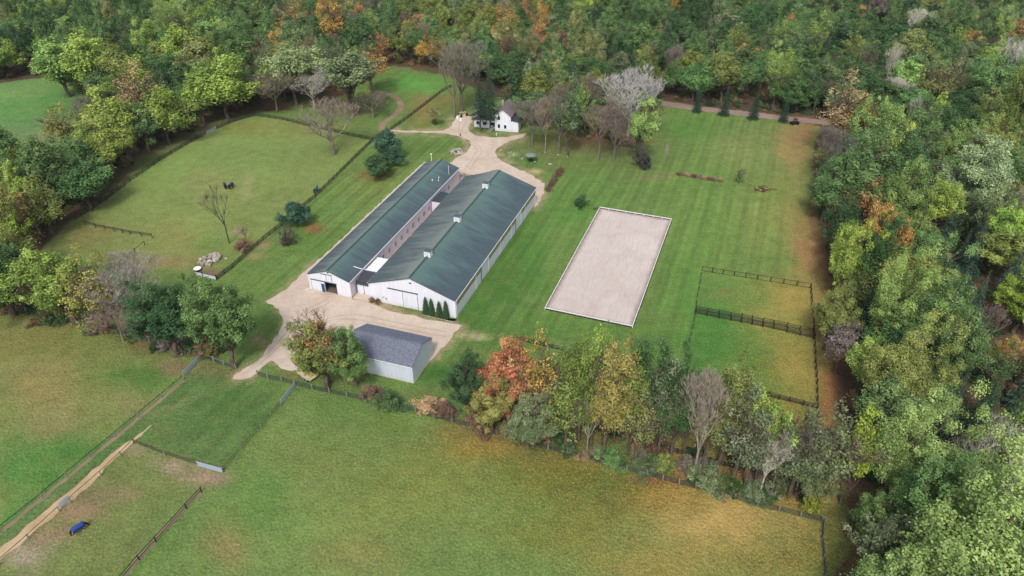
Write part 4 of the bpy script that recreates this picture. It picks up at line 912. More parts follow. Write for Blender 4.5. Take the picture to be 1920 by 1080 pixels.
for k in range(4):      # thin autumn crowns, branches showing
    cm, cen, L = crown_mesh('thin_crown', 180 + k, R=4.9, z0=2.4, nl=80, lr=.95, per=52, ls=.30, gap=.25, open_=.2, irr=1.5, taper=.4)
    b1, b2, ends = bare_mesh('thin', 60 + k, depth=5)
    V = np.empty(len(b1.vertices) * 3, np.float32); b1.vertices.foreach_get('co', V); V2 = np.empty(len(b2.vertices) * 3, np.float32); b2.vertices.foreach_get('co', V2)
    segs_f = [tuple(p.vertices) for p in b2.polygons]; n0 = len(V2) // 3; segs_f += [tuple(i + n0 for i in p.vertices) for p in b1.polygons]
    reg('sparse', cm, np_mesh('thin_trunk', np.concatenate([V2, V]).reshape(-1, 3), segs_f, M['bark']))
for k in range(4):
    b1, b2, ends = bare_mesh('bare', 80 + k, depth=7 if k < 3 else 6, spread=(.62, .5, .8, .45)[k]); reg('bare', b1, b2)
b1, b2, ends = bare_mesh('dead', 95, depth=5, spread=.4, trunk=.3, r=.22, upright=.8, lean=-.18); reg('dead', b1, b2)
for k in range(2):      # willows: domed, hanging fringes
    global_rs = None
    cm, cen, L = crown_mesh('willow_crown', 200 + k, R=6.0, z0=5.5, nl=60, lr=1.3, per=120, ls=.42, gap=.1, flat=.2); reg('willow', cm, trunk_mesh('willow_trunk', 50 + k, cen, L, .4))
for k in range(3):
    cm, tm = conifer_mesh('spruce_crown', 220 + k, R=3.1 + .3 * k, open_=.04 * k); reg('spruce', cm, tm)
for k in range(2):
    cm, tm = conifer_mesh('pine_crown', 240 + k, R=4.6, tiers=17, droop=.05, ls=.6, open_=.15, ragged=.3, power=.75); reg('pine', cm, tm)
cm, cen, L = crown_mesh('round_pine_crown', 250, R=6.6, z0=0, nl=90, lr=1.5, per=130, ls=.62, gap=.05, irr=.9, taper=.45); reg('roundpine', cm, trunk_mesh('round_pine_trunk', 71, cen[:8], L, .3))
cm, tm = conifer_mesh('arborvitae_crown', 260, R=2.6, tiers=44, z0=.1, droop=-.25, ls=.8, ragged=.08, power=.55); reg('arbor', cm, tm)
for k in range(2):
    cm, cen, L = crown_mesh('shrub_crown', 270 + k, R=9.0, z0=-6.0, nl=64, lr=1.8, per=70, ls=.7, gap=.3, irr=2.2, taper=.2); reg('bush', cm, trunk_mesh('shrub_trunk', 75 + k, cen[:10], L, .3))
WID = {'round': 10.6, 'tall': 8.8, 'oak': 11.4, 'sparse': 9.8, 'bare': 10.5, 'dead': 7.0, 'willow': 12.0, 'spruce': 6.6, 'pine': 9.0, 'roundpine': 13.0, 'arbor': 5.4, 'bush': 18.0}
cm, tm = conifer_mesh('high_spruce_crown', 229, R=3.0, z0=4.0, tiers=24, open_=.1, ls=.5); reg('highspruce', cm, tm)
NAMES0 = None
for kd in PRO:    # true widths of the branchy ones
    ws = []
    for cm, tm in PRO[kd]:
        V = np.empty(len(cm.vertices) * 3, np.float32); cm.vertices.foreach_get('co', V); V = V.reshape(-1, 3); ws.append(np.percentile(np.hypot(V[:, 0], V[:, 1]), 95) * 2)
    WID[kd] = float(np.mean(ws))

COL = {  # name: colour a crown shows in even light
 'dark green': (62, 88, 56), 'deep green': (74, 102, 62), 'mid green': (92, 118, 72), 'fresh green': (124, 148, 84), 'pale green': (136, 154, 108), 'grey-green': (106, 120, 86),
 'olive': (112, 124, 68), 'olive-gold': (140, 132, 74), 'yellow-green': (130, 150, 74), 'lime green': (128, 146, 62), 'golden': (160, 134, 72), 'rust orange': (152, 122, 80), 'red-orange': (158, 108, 78), 'tan': (156, 134, 98),
 'brown': (112, 92, 74), 'mauve-grey': (118, 106, 102), 'blue-green': (66, 94, 76), 'dark blue-green': (48, 76, 60), 'grey': (156, 150, 140), 'silver-grey': (192, 184, 174), 'dark grey': (84, 78, 72), 'brown-grey': (132, 122, 110), 'khaki': (124, 130, 84)}
LEAFK = 1.42
VARI = {}
trees_rec = []
NAMES = {'round': ('broadleaf_tree', 'broadleaf tree'), 'tall': ('tall_tree', 'tall slender broadleaf tree'), 'great': ('oak_tree', 'great oak'), 'oak': ('oak_tree', 'large full-crowned oak-like tree'), 'sparse': ('thinning_tree', 'thin-leaved tree with branches showing'),
         'bare': ('bare_tree', 'leafless tree'), 'dead': ('bare_tree', 'leafless tree'), 'willow': ('willow_tree', 'willow-like tree'), 'spruce': ('spruce_tree', 'spruce'), 'highspruce': ('spruce_tree', 'spruce'), 'pine': ('pine_tree', 'pine'), 'roundpine': ('pine_tree', 'bushy pine'), 'arbor': ('arborvitae', 'arborvitae'), 'bush': ('shrub', 'shrub')}
FIRST = {}
trnd = random.Random(77)
def put_tree(kind, x, y, h, w, cname, label=None, group=None, var=None, jit=.08):
    pr = PRO[kind]; v = (trnd.randrange(len(pr)) if var is None else var) % len(pr); cm, tm = pr[v]
    r = empty(NAMES[kind][0], (x, y, 0), trnd.uniform(0, 6.28), (w / WID[kind], w / WID[kind], h / HT))
    c = link('crown', cm, r); t = link('trunk', tm, r)
    k = LEAFK if kind not in ('bare', 'dead') else 1.15
    g = trnd.gauss(0, jit); base = lin(COL[cname]); rgb = [min(1, max(0, b * k * (1 + g + trnd.gauss(0, jit * .5)))) for b in base]
    c.color = (*rgb, 1); t.color = (*([q * .8 for q in rgb] if kind in ('bare', 'dead') else rgb), 1)
    FIRST.setdefault((kind, v), c)
    tag(r, label, 'shrub' if kind == 'bush' else 'tree', group)
    if kind in ('spruce', 'highspruce', 'pine', 'roundpine', 'arbor'): r['category'] = 'conifer'
    r['_c'] = cname
    return r
MT = []
def T(kind, u, vb, vt, wpx, cname, label, group=None, **kw):
    p = G(u, vb); h = max(.8, height_to(p, vt)); 
    wpx = wpx * (1.2 if kind == 'bare' else 1.12 if kind in ('round', 'oak', 'great', 'tall', 'sparse') else 1)
    h = h * (.97 if kind not in ('spruce',) else 1.0); w = wpx / ppm(p, h * .6)
    MT.append((p.x, p.y, w)); return put_tree(kind, p.x, p.y, h, w, cname, label, group, **kw)
#  row above the lower left field
T('oak', 28, 592, 437, 125, 'deep green', 'dense dark green tree at the left edge above the lower left field')
T('oak', 140, 606, 466, 130, 'yellow-green', 'bright yellow-green tree in the row above the left field, left of the golden one')
T('sparse', 205, 622, 490, 86, 'olive-gold', 'thin golden tree beside the bright yellow-green one in the row above the left field')
T('bare', 262, 622, 482, 100, 'grey', 'grey leafless tree between the golden tree and the round dark green tree')
T('bare', 232, 640, 560, 80, 'brown-grey', 'low brown leafless tree leaning over the fence above the left field')
T('oak', 333, 668, 527, 118, 'dark green', 'round very dark green tree, left of the two full trees by the drive')
T('oak', 440, 690, 514, 116, 'mid green', 'full mid green tree with lighter top beside the gravel drive')
T('bush', 170, 608, 590, 46, 'dark green', 'dark shrub under the yellow-green tree by the wire fence')
T('bush', 395, 660, 625, 50, 'brown', 'brown shrub between the two full green trees by the drive')
T('bush', 120, 590, 560, 50, 'olive', 'olive shrub low under the trees at far left')
T('sparse', 90, 570, 505, 60, 'olive', 'small olive tree behind the yellow-green tree at far left')
T('sparse', 618, 720, 581, 74, 'rust orange', 'tree with rust-red top at the left end of the shed', var=1)
T('oak', 615, 730, 596, 104, 'olive', 'olive lower crown mixed with the rust-topped tree by the shed')
T('oak', 668, 724, 611, 80, 'mid green', 'green tree overlapping the left end of the shingled shed')
T('bush', 735, 762, 735, 62, 'deep green', 'dark green shrub clump in front of the shed by the fence')
T('bush', 700, 742, 715, 50, 'brown', 'brownish shrub under the left part of the shed wall')
T('bush', 800, 766, 748, 60, 'tan', 'low tan and green shrub in front of the lawn beside the shed')
T('bush', 840, 778, 752, 56, 'brown', 'low brown shrub by the fence left of the red-orange tree')
#  autumn row
T('oak', 880, 786, 645, 76, 'dark green', 'dark green tree left of the red-orange tree')
T('oak', 944, 790, 628, 96, 'red-orange', 'bright red-orange maple at the left of the autumn tree row')
T('oak', 922, 812, 694, 82, 'olive-gold', 'golden olive tree in front of the red-orange maple')
T('sparse', 1012, 806, 652, 76, 'golden', 'thin golden tree right of the red-orange maple')
T('oak', 990, 842, 738, 92, 'grey-green', 'low grey-green tree at the fence below the golden tree')
T('oak', 1084, 826, 624, 96, 'olive', 'tall olive tree near the middle of the autumn row')
T('oak', 1132, 848, 645, 108, 'olive-gold', 'golden olive tree below the near right corner of the arena')
T('sparse', 1060, 846, 690, 80, 'olive', 'thin olive tree with pale branches at the fence, middle of the autumn row')
T('tall', 1178, 850, 655, 70, 'olive', 'slender olive tree between the golden olive and dark green ones')
T('oak', 1212, 842, 640, 112, 'deep green', 'dark green full tree in the middle of the autumn row')
T('oak', 1258, 852, 660, 80, 'deep green', 'slender dark green tree right of the full dark green one')
T('bare', 1300, 892, 688, 96, 'grey', 'grey leafless tree in the autumn row left of the olive one')
T('oak', 1345, 880, 684, 96, 'olive', 'olive tree right of the grey leafless one in the autumn row')
T('sparse', 1372, 908, 745, 96, 'grey-green', 'grey-green thinning tree low in the autumn row')
T('tall', 1415, 905, 722, 64, 'yellow-green', 'slim bright yellow-green tree in front of the lower right paddock')
T('bare', 1424, 925, 805, 60, 'silver-grey', 'small pale leafless tree at the fence below the slim yellow-green tree')
T('sparse', 1478, 932, 792, 96, 'grey-green', 'thin grey-green tree at the right end of the autumn row')
T('sparse', 1530, 944, 775, 110, 'grey-green', 'wide thinning grey-green tree beside the lime green one')
T('bare', 1490, 925, 800, 70, 'silver-grey', 'pale branchy leafless tree within the grey-green trees at lower right')
T('tall', 1575, 944, 788, 78, 'lime green', 'bright lime green tree beside the big fresh green oak')
T('bush', 1520, 960, 910, 50, 'lime green', 'small lime and yellow shrub at the fence, lower right')
for u, vb, vt, w, kd, cn, lb in ((965, 800, 650, 70, 'tall', 'rust orange', 'rusty tree between the red-orange maple and thin golden tree'), (1048, 815, 650, 60, 'sparse', 'khaki', 'khaki thinning tree left of the tall olive tree'), (1108, 835, 640, 70, 'sparse', 'yellow-green', 'yellow-green thin tree between the tall olive and golden olive'),
      (1150, 828, 645, 70, 'oak', 'olive', 'olive tree just right of the golden olive one'), (1232, 860, 690, 70, 'sparse', 'grey-green', 'grey-green thin tree before the two dark green ones'), (1280, 850, 680, 60, 'tall', 'deep green', 'dark green slim tree behind the grey leafless one'), (1318, 870, 700, 70, 'sparse', 'khaki', 'khaki thin tree between the grey leafless and olive trees'),
      (1395, 915, 790, 70, 'sparse', 'grey-green', 'grey-green thin tree under the slim yellow-green one'), (1445, 925, 800, 70, 'sparse', 'grey-green', 'grey-green thin tree right of the small pale leafless one'), (1508, 945, 830, 80, 'oak', 'grey-green', 'low grey-green tree left of the lime green shrub'), (1190, 868, 720, 70, 'sparse', 'khaki', 'khaki thin tree before the full dark green one'), (1100, 850, 740, 50, 'bare', 'grey', 'thin pale leafless tree at the fence, middle of the row')):
    T(kd, u, vb, vt, w, cn, lb)
T('bush', 1150, 868, 840, 60, 'mid green', 'green undergrowth shrub at the fence, middle of the autumn row')
T('bush', 1230, 880, 858, 60, 'olive', 'olive undergrowth shrub at the fence below the dark green tree')
T('bush', 1330, 912, 880, 70, 'grey-green', 'grey-green undergrowth shrub at the fence below the olive tree')
T('bush', 1410, 930, 905, 66, 'grey-green', 'grey-green undergrowth shrub at the fence below the slim yellow-green tree')
T('bush', 1060, 842, 815, 50, 'dark green', 'dark shrub right of the low grey-green tree at the fence')
T('bush', 905, 806, 778, 60, 'brown', 'brown shrub under the left end of the autumn row')
#  right edge, from the bottom up
T('great', 1648, 955, 727, 176, 'fresh green', 'large fresh green oak right of the lime tree, lower right', var=0)
T('great', 1745, 1190, 890, 330, 'fresh green', 'huge pale green oak filling the bottom right corner', var=1)
T('great', 1700, 1050, 842, 215, 'mid green', 'large green oak just behind the huge corner oak', var=2)
T('oak', 1622, 1030, 905, 84, 'mid green', 'green tree squeezed between the corner field fence and the huge corner oak')
T('oak', 1600, 1180, 1020, 130, 'fresh green', 'pale green tree at the bottom edge left of the huge corner oak')
T('bare', 1836, 975, 795, 118, 'silver-grey', 'silvery leafless tree with few yellow leaves near the bottom right')
T('sparse', 1828, 970, 790, 90, 'yellow-green', 'sparse yellow-tipped tree entwined with the silvery leafless tree')
T('oak', 1893, 990, 850, 90, 'lime green', 'bright green tree at the right edge beside the silvery leafless tree')
T('great', 1646, 805, 600, 150, 'olive', 'large olive oak beside the lower right paddock', var=1)
T('sparse', 1565, 700, 600, 64, 'mauve-grey', 'mauve-grey thinning tree in front of the large olive oak')
T('oak', 1562, 560, 395, 70, 'yellow-green', 'yellow-green tree at the verge level with the top paddock fence')
T('oak', 1640, 545, 380, 80, 'golden', 'golden tree in the front row beside the right paddocks')
T('oak', 1618, 560, 400, 100, 'deep green', 'dark green oak between the yellow-green and golden trees')
T('great', 1652, 665, 462, 142, 'fresh green', 'large bright green oak beside the upper right paddock', var=2)
T('oak', 1720, 690, 505, 90, 'mid green', 'green oak behind the large bright green oak')
T('oak', 1544, 655, 540, 76, 'olive', 'dark olive tree overhanging the upper right paddock corner')
T('oak', 1700, 560, 412, 84, 'mid green', 'green tree right of the golden tree in the right wood')
T('oak', 1772, 735, 572, 96, 'mid green', 'rounded green oak two rows into the right wood')
T('oak', 1540, 415, 300, 96, 'mid green', 'big green tree at the verge right of the brush pile')
T('oak', 1590, 420, 240, 116, 'mid green', 'tall full green oak at the corner of the right wood', var=0)
T('oak', 1668, 420, 235, 110, 'deep green', 'deep green oak right of the tallest corner oak', var=1)
T('oak', 1652, 452, 284, 84, 'fresh green', 'bright green rounded oak set against darker ones, right wood')
T('sparse', 1612, 440, 325, 60, 'rust orange', 'small rust-orange tree among the green corner oaks')
T('sparse', 1556, 300, 150, 76, 'tan', 'tan thinning tree at the road end of the right wood')
T('sparse', 1590, 310, 175, 60, 'golden', 'gold-tinted thinning tree beside the tan one at the road end')
T('bare', 1556, 345, 236, 66, 'mauve-grey', 'mauve leafless tree at the corner of the mown field')
T('oak', 1630, 330, 170, 84, 'fresh green', 'light green oak behind the corner oaks near the road')
T('oak', 1690, 330, 195, 80, 'mid green', 'green oak behind the corner oaks further right')
T('oak', 1812, 420, 255, 118, 'pale green', 'wide pale green feathery tree deep in the right wood')
T('oak', 1745, 440, 326, 74, 'yellow-green', 'yellow-green rounded tree right of the bright rounded oak')
T('oak', 1862, 500, 386, 76, 'yellow-green', 'yellow-green rounded tree near the right edge, middle height')
T('oak', 1898, 625, 520, 100, 'lime green', 'lime green rounded tree at the right edge')
T('oak', 1856, 700, 626, 50, 'golden', 'small bright golden tree near the right edge')
T('oak', 1875, 300, 90, 70, 'olive', 'olive tree high at the right edge')
#  left belt
for q in [('round', 30, 350, 232, 84, 'mid green', 'green tree at the left edge below the upper left field'), ('round', 110, 395, 258, 92, 'mid green', 'green tree left of the upper left paddock'),
          ('round', 170, 395, 292, 90, 'deep green', 'dark green tree against the curved paddock fence'), ('oak', 215, 330, 211, 92, 'yellow-green', 'yellow-green tree beside the curved paddock fence'),
          ('tall', 240, 292, 167, 78, 'yellow-green', 'tall yellow-green tree above the curved paddock fence'), ('round', 318, 270, 152, 76, 'yellow-green', 'rounded yellow-green tree left of the silver paddock gate'),
          ('sparse', 285, 262, 130, 80, 'tan', 'tan thinning tree behind the rounded yellow-green trees'), ('tall', 384, 236, 132, 56, 'yellow-green', 'slim bright yellow tree right above the silver paddock gate'),
          ('round', 428, 222, 97, 108, 'yellow-green', 'wide yellow-green tree at the far corner of the upper left paddock'), ('sparse', 136, 290, 204, 70, 'olive-gold', 'thin golden tree standing at the edge of the upper left field'),
          ('bare', 185, 280, 172, 60, 'mauve-grey', 'mauve leafless tree at the edge of the upper left field'), ('round', 130, 182, 74, 92, 'fresh green', 'light green tree at the right edge of the upper left field'),
          ('round', 190, 190, 62, 90, 'yellow-green', 'yellow-green tree in the clump right of the upper left field'), ('round', 238, 185, 74, 86, 'olive', 'olive tree in the clump right of the upper left field'),
          ('round', 45, 465, 355, 96, 'olive-gold', 'olive-gold tree at the left edge beside the upper left paddock'), ('round', 100, 440, 330, 70, 'olive', 'olive tree left of the lone rail fence'),
          ('round', 10, 470, 380, 80, 'yellow-green', 'yellow-green tree at the far left edge, middle height'), ('bare', 75, 440, 375, 60, 'grey', 'pale leafless tree within the olive trees at left'),
          ('round', 0, 400, 285, 80, 'olive', 'olive tree at the left edge above the yellow-green one'), ('round', 350, 150, 35, 70, 'yellow-green', 'tall yellow-green tree in the woods behind the clump'), ('round', 400, 150, 50, 86, 'olive', 'rounded olive tree in the woods above the paddock corner')]: T(*q)
T('willow', 556, 196, 82, 100, 'pale green', 'pale green domed willow, left one of the two beyond the paddock')
T('willow', 664, 216, 92, 118, 'grey-green', 'wide grey-green willow, right one of the two beyond the paddock')
T('sparse', 698, 175, 84, 60, 'golden', 'golden-topped thin tree just behind the wider willow')
T('bare', 590, 205, 130, 76, 'grey', 'grey leafless tree between the two willows'); T('bare', 520, 210, 125, 66, 'brown-grey', 'brown-grey leafless tree left of the pale willow')
T('bare', 626, 290, 186, 132, 'brown-grey', 'wide leafless tree standing in the far corner of the upper left paddock')
T('bare', 700, 222, 170, 70, 'brown-grey', 'low leafless tree beside the curving dirt path')
T('roundpine', 727, 296, 240, 50, 'blue-green', 'blue-green bushy pine, furthest of the three by the paddock fence', 'bushy pines by the paddock fence')
T('roundpine', 736, 312, 276, 40, 'blue-green', 'small dark pine between the other two by the paddock fence', 'bushy pines by the paddock fence')
T('roundpine', 711, 332, 288, 56, 'dark green', 'bushy green pine, nearest of the three by the paddock fence', 'bushy pines by the paddock fence')
T('roundpine', 558, 424, 377, 56, 'blue-green', 'lone blue-green pine on the fence line beside a bare earth patch')
T('bush', 538, 460, 420, 34, 'dark grey', 'dark leafless bush below the lone pine on the fence line')
T('dead', 430, 456, 340, 56, 'dark grey', 'leaning leafless tree by the stone heap in the upper left paddock')
T('bush', 452, 466, 445, 40, 'brown', 'low brown shrub at the foot of the leaning leafless tree')
T('bare', 462, 452, 425, 14, 'dark grey', 'thin dark sapling on the fence line right of the leaning tree')
T('bare', 852, 220, 66, 84, 'brown-grey', 'tall leafless tree with straight trunk left of the farmhouse, nearer one'); T('bare', 866, 209, 70, 96, 'brown-grey', 'tall leafless tree with straight trunk left of the farmhouse, farther one', var=1)
T('highspruce', 901, 247, 122, 36, 'dark blue-green', 'dark grey-green spruce in front of the farmhouse, left one'); T('highspruce', 919, 243, 114, 40, 'dark blue-green', 'dark grey-green spruce in front of the farmhouse, right one')
T('pine', 966, 196, 80, 62, 'deep green', 'layered green pine behind the farmhouse')
T('sparse', 817, 234, 200, 24, 'khaki', 'small thin tree on the lawn left of the farmhouse'); T('bush', 816, 233, 221, 12, 'dark green', 'small dark bush at the foot of the thin lawn tree')
T('round', 1006, 214, 132, 66, 'olive', 'olive tree directly behind the farmhouse')
for u, vb, vt, w, c in ((998, 276, 180, 50, 'brown-grey'), (1022, 284, 170, 46, 'brown-grey'), (1048, 290, 150, 56, 'brown-grey'), (1122, 300, 180, 56, 'brown-grey'), (1150, 306, 196, 50, 'brown-grey'), (1096, 250, 130, 60, 'mauve-grey')):
    T('bare', u, vb, vt, w, c, 'leafless tree in the grove right of the farmhouse, %s' % {998: 'nearest the house', 1022: 'second from the house', 1048: 'third from the house', 1122: 'left of the white tree', 1150: 'just in front of the white tree', 1096: 'at the back'}[u], 'leafless trees in the grove right of the farmhouse')
T('tall', 1064, 292, 160, 48, 'grey-green', 'slender green tree in the grove right of the farmhouse'); T('tall', 1082, 255, 150, 46, 'fresh green', 'slender fresh green tree at the back of the grove right of the farmhouse')
T('bare', 1176, 262, 120, 90, 'silver-grey', 'wide silvery leafless tree right of the farmhouse', var=0)
T('tall', 1194, 306, 190, 52, 'fresh green', 'slender green tree in front of the silvery leafless tree')
T('bush', 1208, 314, 270, 44, 'dark grey', 'dark rounded shrub on the lawn below the silvery tree')
T('dead', 1244, 322, 266, 18, 'grey', 'thin broken leafless tree on the lawn right of the dark shrub')
T('sparse', 1385, 345, 314, 18, 'grey-green', 'tiny pale sapling between the brush row and the brush pile')
T('bush', 1086, 386, 360, 36, 'dark green', 'small rounded apple tree on the lawn by the arena corner')
for u, vb, vt, w, q in ((1306, 210, 148, 17, 'leftmost'), (1357, 217, 152, 16, 'second from left'), (1412, 224, 160, 16, 'third from left'), (1468, 229, 166, 16, 'rightmost')):
    T('spruce', u, vb, vt, w + 3, 'dark blue-green', 'slim dark spruce along the dirt road, %s of four' % q, 'slim spruces along the dirt road')
for u, vt, q in ((799, 561, 'leftmost'), (809.5, 564, 'second from left'), (824, 569, 'third from left'), (836.5, 568, 'rightmost')):
    T('arbor', u, {799: 588, 809.5: 590, 824: 593, 836.5: 596}[u], vt - 5, 12, 'dark green', 'narrow arborvitae against the barn front, %s of four' % q, 'arborvitaes against the barn front')
T('pine', 1315, 100, -4, 50, 'dark green', 'dark tall pine in the back woods above the mown field')
T('sparse', 632, 110, -6, 56, 'golden', 'golden-orange tree at the top edge of the photo'); T('sparse', 560, 90, 0, 50, 'rust orange', 'rust-orange tree at the top edge left of the golden one')
for u, vb, vt, w in ((1655, 190, 75, 40), (1672, 215, 140, 40), (1705, 100, 8, 34), (1870, 180, 66, 56), (1700, 260, 178, 30), (1845, 260, 175, 30)): T('bare', u, vb, vt, w, 'silver-grey', 'silvery leafless tree in the upper right woods, %s' % {1655: 'second tall one from the road end', 1672: 'just above the road end', 1705: 'highest and farthest back', 1870: 'widest, near the right edge', 1700: 'small one right of the road end', 1845: 'small one near the right edge'}[u], 'silvery leafless trees in the upper right woods')
conif = [(1702, 372, 250, 46), (1722, 420, 290, 46), (1758, 640, 500, 52), (1806, 625, 508, 44), (1790, 560, 420, 50), (1846, 880, 728, 84), (1905, 890, 742, 80), (1790, 870, 745, 66), (1872, 1090, 1000, 76), (1912, 1020, 900, 70), (1750, 840, 700, 60), (1830, 800, 690, 60), (1800, 700, 600, 50),
         (1715, 330, 215, 30), (1800, 450, 345, 44), (1880, 560, 440, 50), (1775, 545, 430, 46), (1845, 1040, 925, 70), (1905, 770, 660, 60), (1760, 480, 380, 44), (1760, 200, 100, 26), (1905, 400, 300, 40), (1712, 160, 60, 24), (1540, 130, 50, 24), (1245, 110, 30, 34), (1110, 90, 0, 30)]
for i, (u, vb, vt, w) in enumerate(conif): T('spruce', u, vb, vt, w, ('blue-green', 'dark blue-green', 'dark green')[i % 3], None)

# scattered woods
WOODS = {'back': [(-160, -75), (2120, -75), (2120, 205), (1760, 236), (1560, 226), (1500, 217), (1230, 186), (1200, 205), (1010, 196), (955, 172), (895, 148), (842, 136), (735, 117), (690, 140), (640, 165), (560, 185), (480, 200), (400, 228), (330, 262), (290, 282), (250, 300), (225, 240), (170, 170), (96, 140), (0, 150), (-160, 160)],
         'left belt': [(-150, 360), (0, 350), (130, 338), (225, 262), (250, 305), (235, 322), (150, 385), (90, 425), (60, 470), (45, 540), (-150, 560)],
         'grove': [(1010, 205), (1215, 206), (1232, 250), (1200, 275), (1120, 270), (1040, 252), (1000, 235)],
         'right': [(1545, 252), (1800, 262), (2120, 240), (2350, 1300), (1640, 1300), (1600, 1060), (1620, 960), (1605, 860), (1590, 760), (1572, 640), (1560, 520), (1545, 430), (1535, 350)]}
rw = np.random.RandomState(4); placed = [(x, y) for x, y, w in MT]
grid = {}
CELL = 5.0
def near_ok(x, y, d):
    ix, iy = int(x // CELL), int(y // CELL); r = int(d // CELL) + 1
    for a in range(ix - r, ix + r + 1):
        for b in range(iy - r, iy + r + 1):
            for (px, py) in grid.get((a, b), ()):
                if (px - x) ** 2 + (py - y) ** 2 < d * d: return False
    return True
for (x, y) in placed: grid.setdefault((int(x // CELL), int(y // CELL)), []).append((x, y))
PAL = {'tl': [('mid green', 6), ('deep green', 4), ('dark green', 3), ('olive', 3), ('yellow-green', 2), ('fresh green', 1.5), ('brown', .3), ('khaki', .8)],
       'tc': [('olive', 4), ('brown', 1.6), ('khaki', 2), ('mid green', 5), ('golden', .7), ('rust orange', .6), ('grey-green', 2), ('deep green', 2)],
       'tr': [('mid green', 8), ('deep green', 5), ('olive', 2.5), ('grey-green', 3), ('khaki', 1.2), ('mauve-grey', .8), ('fresh green', 1), ('rust orange', .12), ('golden', .15), ('yellow-green', 1), ('dark green', 2)],
       'rr': [('mid green', 4), ('deep green', 4), ('grey-green', 2), ('olive', 3), ('yellow-green', 2.2), ('fresh green', 3), ('mauve-grey', .8), ('golden', .15), ('khaki', .8), ('dark green', 2)],
       'lb': [('mid green', 4), ('deep green', 2), ('yellow-green', 3), ('olive', 3), ('khaki', 1)], 'gr': [('mid green', 2), ('khaki', 2), ('mauve-grey', 2), ('grey-green', 3), ('olive', 2)]}
def pick(pal):
    t = sum(w for _, w in pal); r = rw.rand() * t
    for n, w in pal:
        r -= w
        if r <= 0: return n
    return pal[-1][0]
cand = []; placed_c = []
for wname, poly in WOODS.items():
    W = [G(*p) for p in poly]; xs = [p.x for p in W]; ys = [p.y for p in W]; wp_ = [(p.x, p.y) for p in W]
    area = (max(xs) - min(xs)) * (max(ys) - min(ys)); n = int(area / 3)
    pts = np.stack([rw.uniform(min(xs), max(xs), n), rw.uniform(min(ys), max(ys), n)], 1); k = inside(wp_, pts[:, 0], pts[:, 1])
    for x, y in pts[k]:
        uu, vv = project(np.array([x]), np.array([y]), np.array([0.]))
        if uu[0] < -70 or uu[0] > 2010 or vv[0] > 1330: continue
        if ((uu[0] - 1830) / 60) ** 2 + ((vv[0] - 575) / 50) ** 2 < 1: continue
        if ((uu[0] - 280) / 40) ** 2 + ((vv[0] - 80) / 12) ** 2 < 1: continue
        if wname == 'right' and abs(vv[0] - (192 + (uu[0] - 1225) * .114)) < 7 and uu[0] > 1500: continue
        d = {'back': 6.6, 'left belt': 5.6, 'grove': 5.6, 'right': 5.8}[wname] * rw.uniform(.9, 1.25)
        if not near_ok(x, y, d): continue
        grid.setdefault((int(x // CELL), int(y // CELL)), []).append((x, y))
        if wname == 'back': pn = 'tl' if uu[0] < 500 else ('tc' if uu[0] < 1050 else 'tr')
        else: pn = {'left belt': 'lb', 'grove': 'gr', 'right': 'rr'}[wname]
        cn = pick(PAL[pn]); r = rw.rand()
        if placed_c and rw.rand() < .45:
            j = min(placed_c[-400:], key=lambda q: (q[0] - x) ** 2 + (q[1] - y) ** 2)
            if (j[0] - x) ** 2 + (j[1] - y) ** 2 < 150 and j[3] == pn: cn = j[2]
        placed_c.append((x, y, cn, pn))
        if cn in ('mauve-grey', 'brown'): kind = 'bare' if r < .5 else 'sparse'
        elif cn in ('khaki', 'golden', 'rust orange'): kind = 'sparse' if r < .6 else 'round'
        else: kind = 'round' if r < .72 else 'tall' if r < .9 else 'sparse'
        if kind == 'bare': cn = 'mauve-grey' if rw.rand() < .4 else ('brown-grey' if rw.rand() < .8 else 'silver-grey')
        if pn in ('rr', 'tr') and rw.rand() < .09: kind, cn = 'spruce', 'dark blue-green'
        gap_ = wname == 'right' and vv[0] > 330 and 1690 + (vv[0] - 330) * .02 < uu[0] < 1800 + (vv[0] - 330) * .06
        if gap_ and rw.rand() < .6: kind, cn = 'spruce', ('dark blue-green', 'blue-green')[int(rw.rand() < .3)]
        h = rw.uniform(11, 18.5) if kind != 'tall' else rw.uniform(12, 20); w = {'round': 8 + 6 * rw.rand() ** 1.4, 'tall': rw.uniform(5.5, 8.5), 'sparse': rw.uniform(6.5, 10), 'bare': rw.uniform(6.5, 10), 'spruce': rw.uniform(5, 7.5)}[kind]
        if gap_: h *= .72
        if wname == 'grove': h *= .8
        if wname == 'back' and kind == 'round': w *= 1.15
        cand.append((wname, kind, x, y, h, w, cn))
# show only what can reach the frame; the largest ones become things, the rest one mass of far trees
vis = []
for c in cand:
    _, kd, x, y, h, w, cn = c; s = ppm((x, y), h * .7); u, v = project(np.array([x]), np.array([y]), np.array([h])); u0, v0 = project(np.array([x]), np.array([y]), np.array([0.]))
    if u[0] + w * s * .6 < 0 or u[0] - w * s * .6 > 1920 or v0[0] < -2 or v[0] > 1100: 
        if not (v0[0] < -2 and v0[0] > -90 and -80 < u[0] < 2000): continue
    vis.append((s * w, c, float(u[0]), float(v[0] * .6 + v0[0] * .4)))
vis.sort(key=lambda q: -q[0])
nman = len(MT)
lim = {'round': 190, 'tall': 60, 'sparse': 70, 'bare': 70, 'spruce': 60}; cnt = {}
indiv, rest = [], []
for q in vis:
    kd = q[1][1]
    if cnt.get(kd, 0) < lim[kd]: cnt[kd] = cnt.get(kd, 0) + 1; indiv.append(q)
    else: rest.append(q)
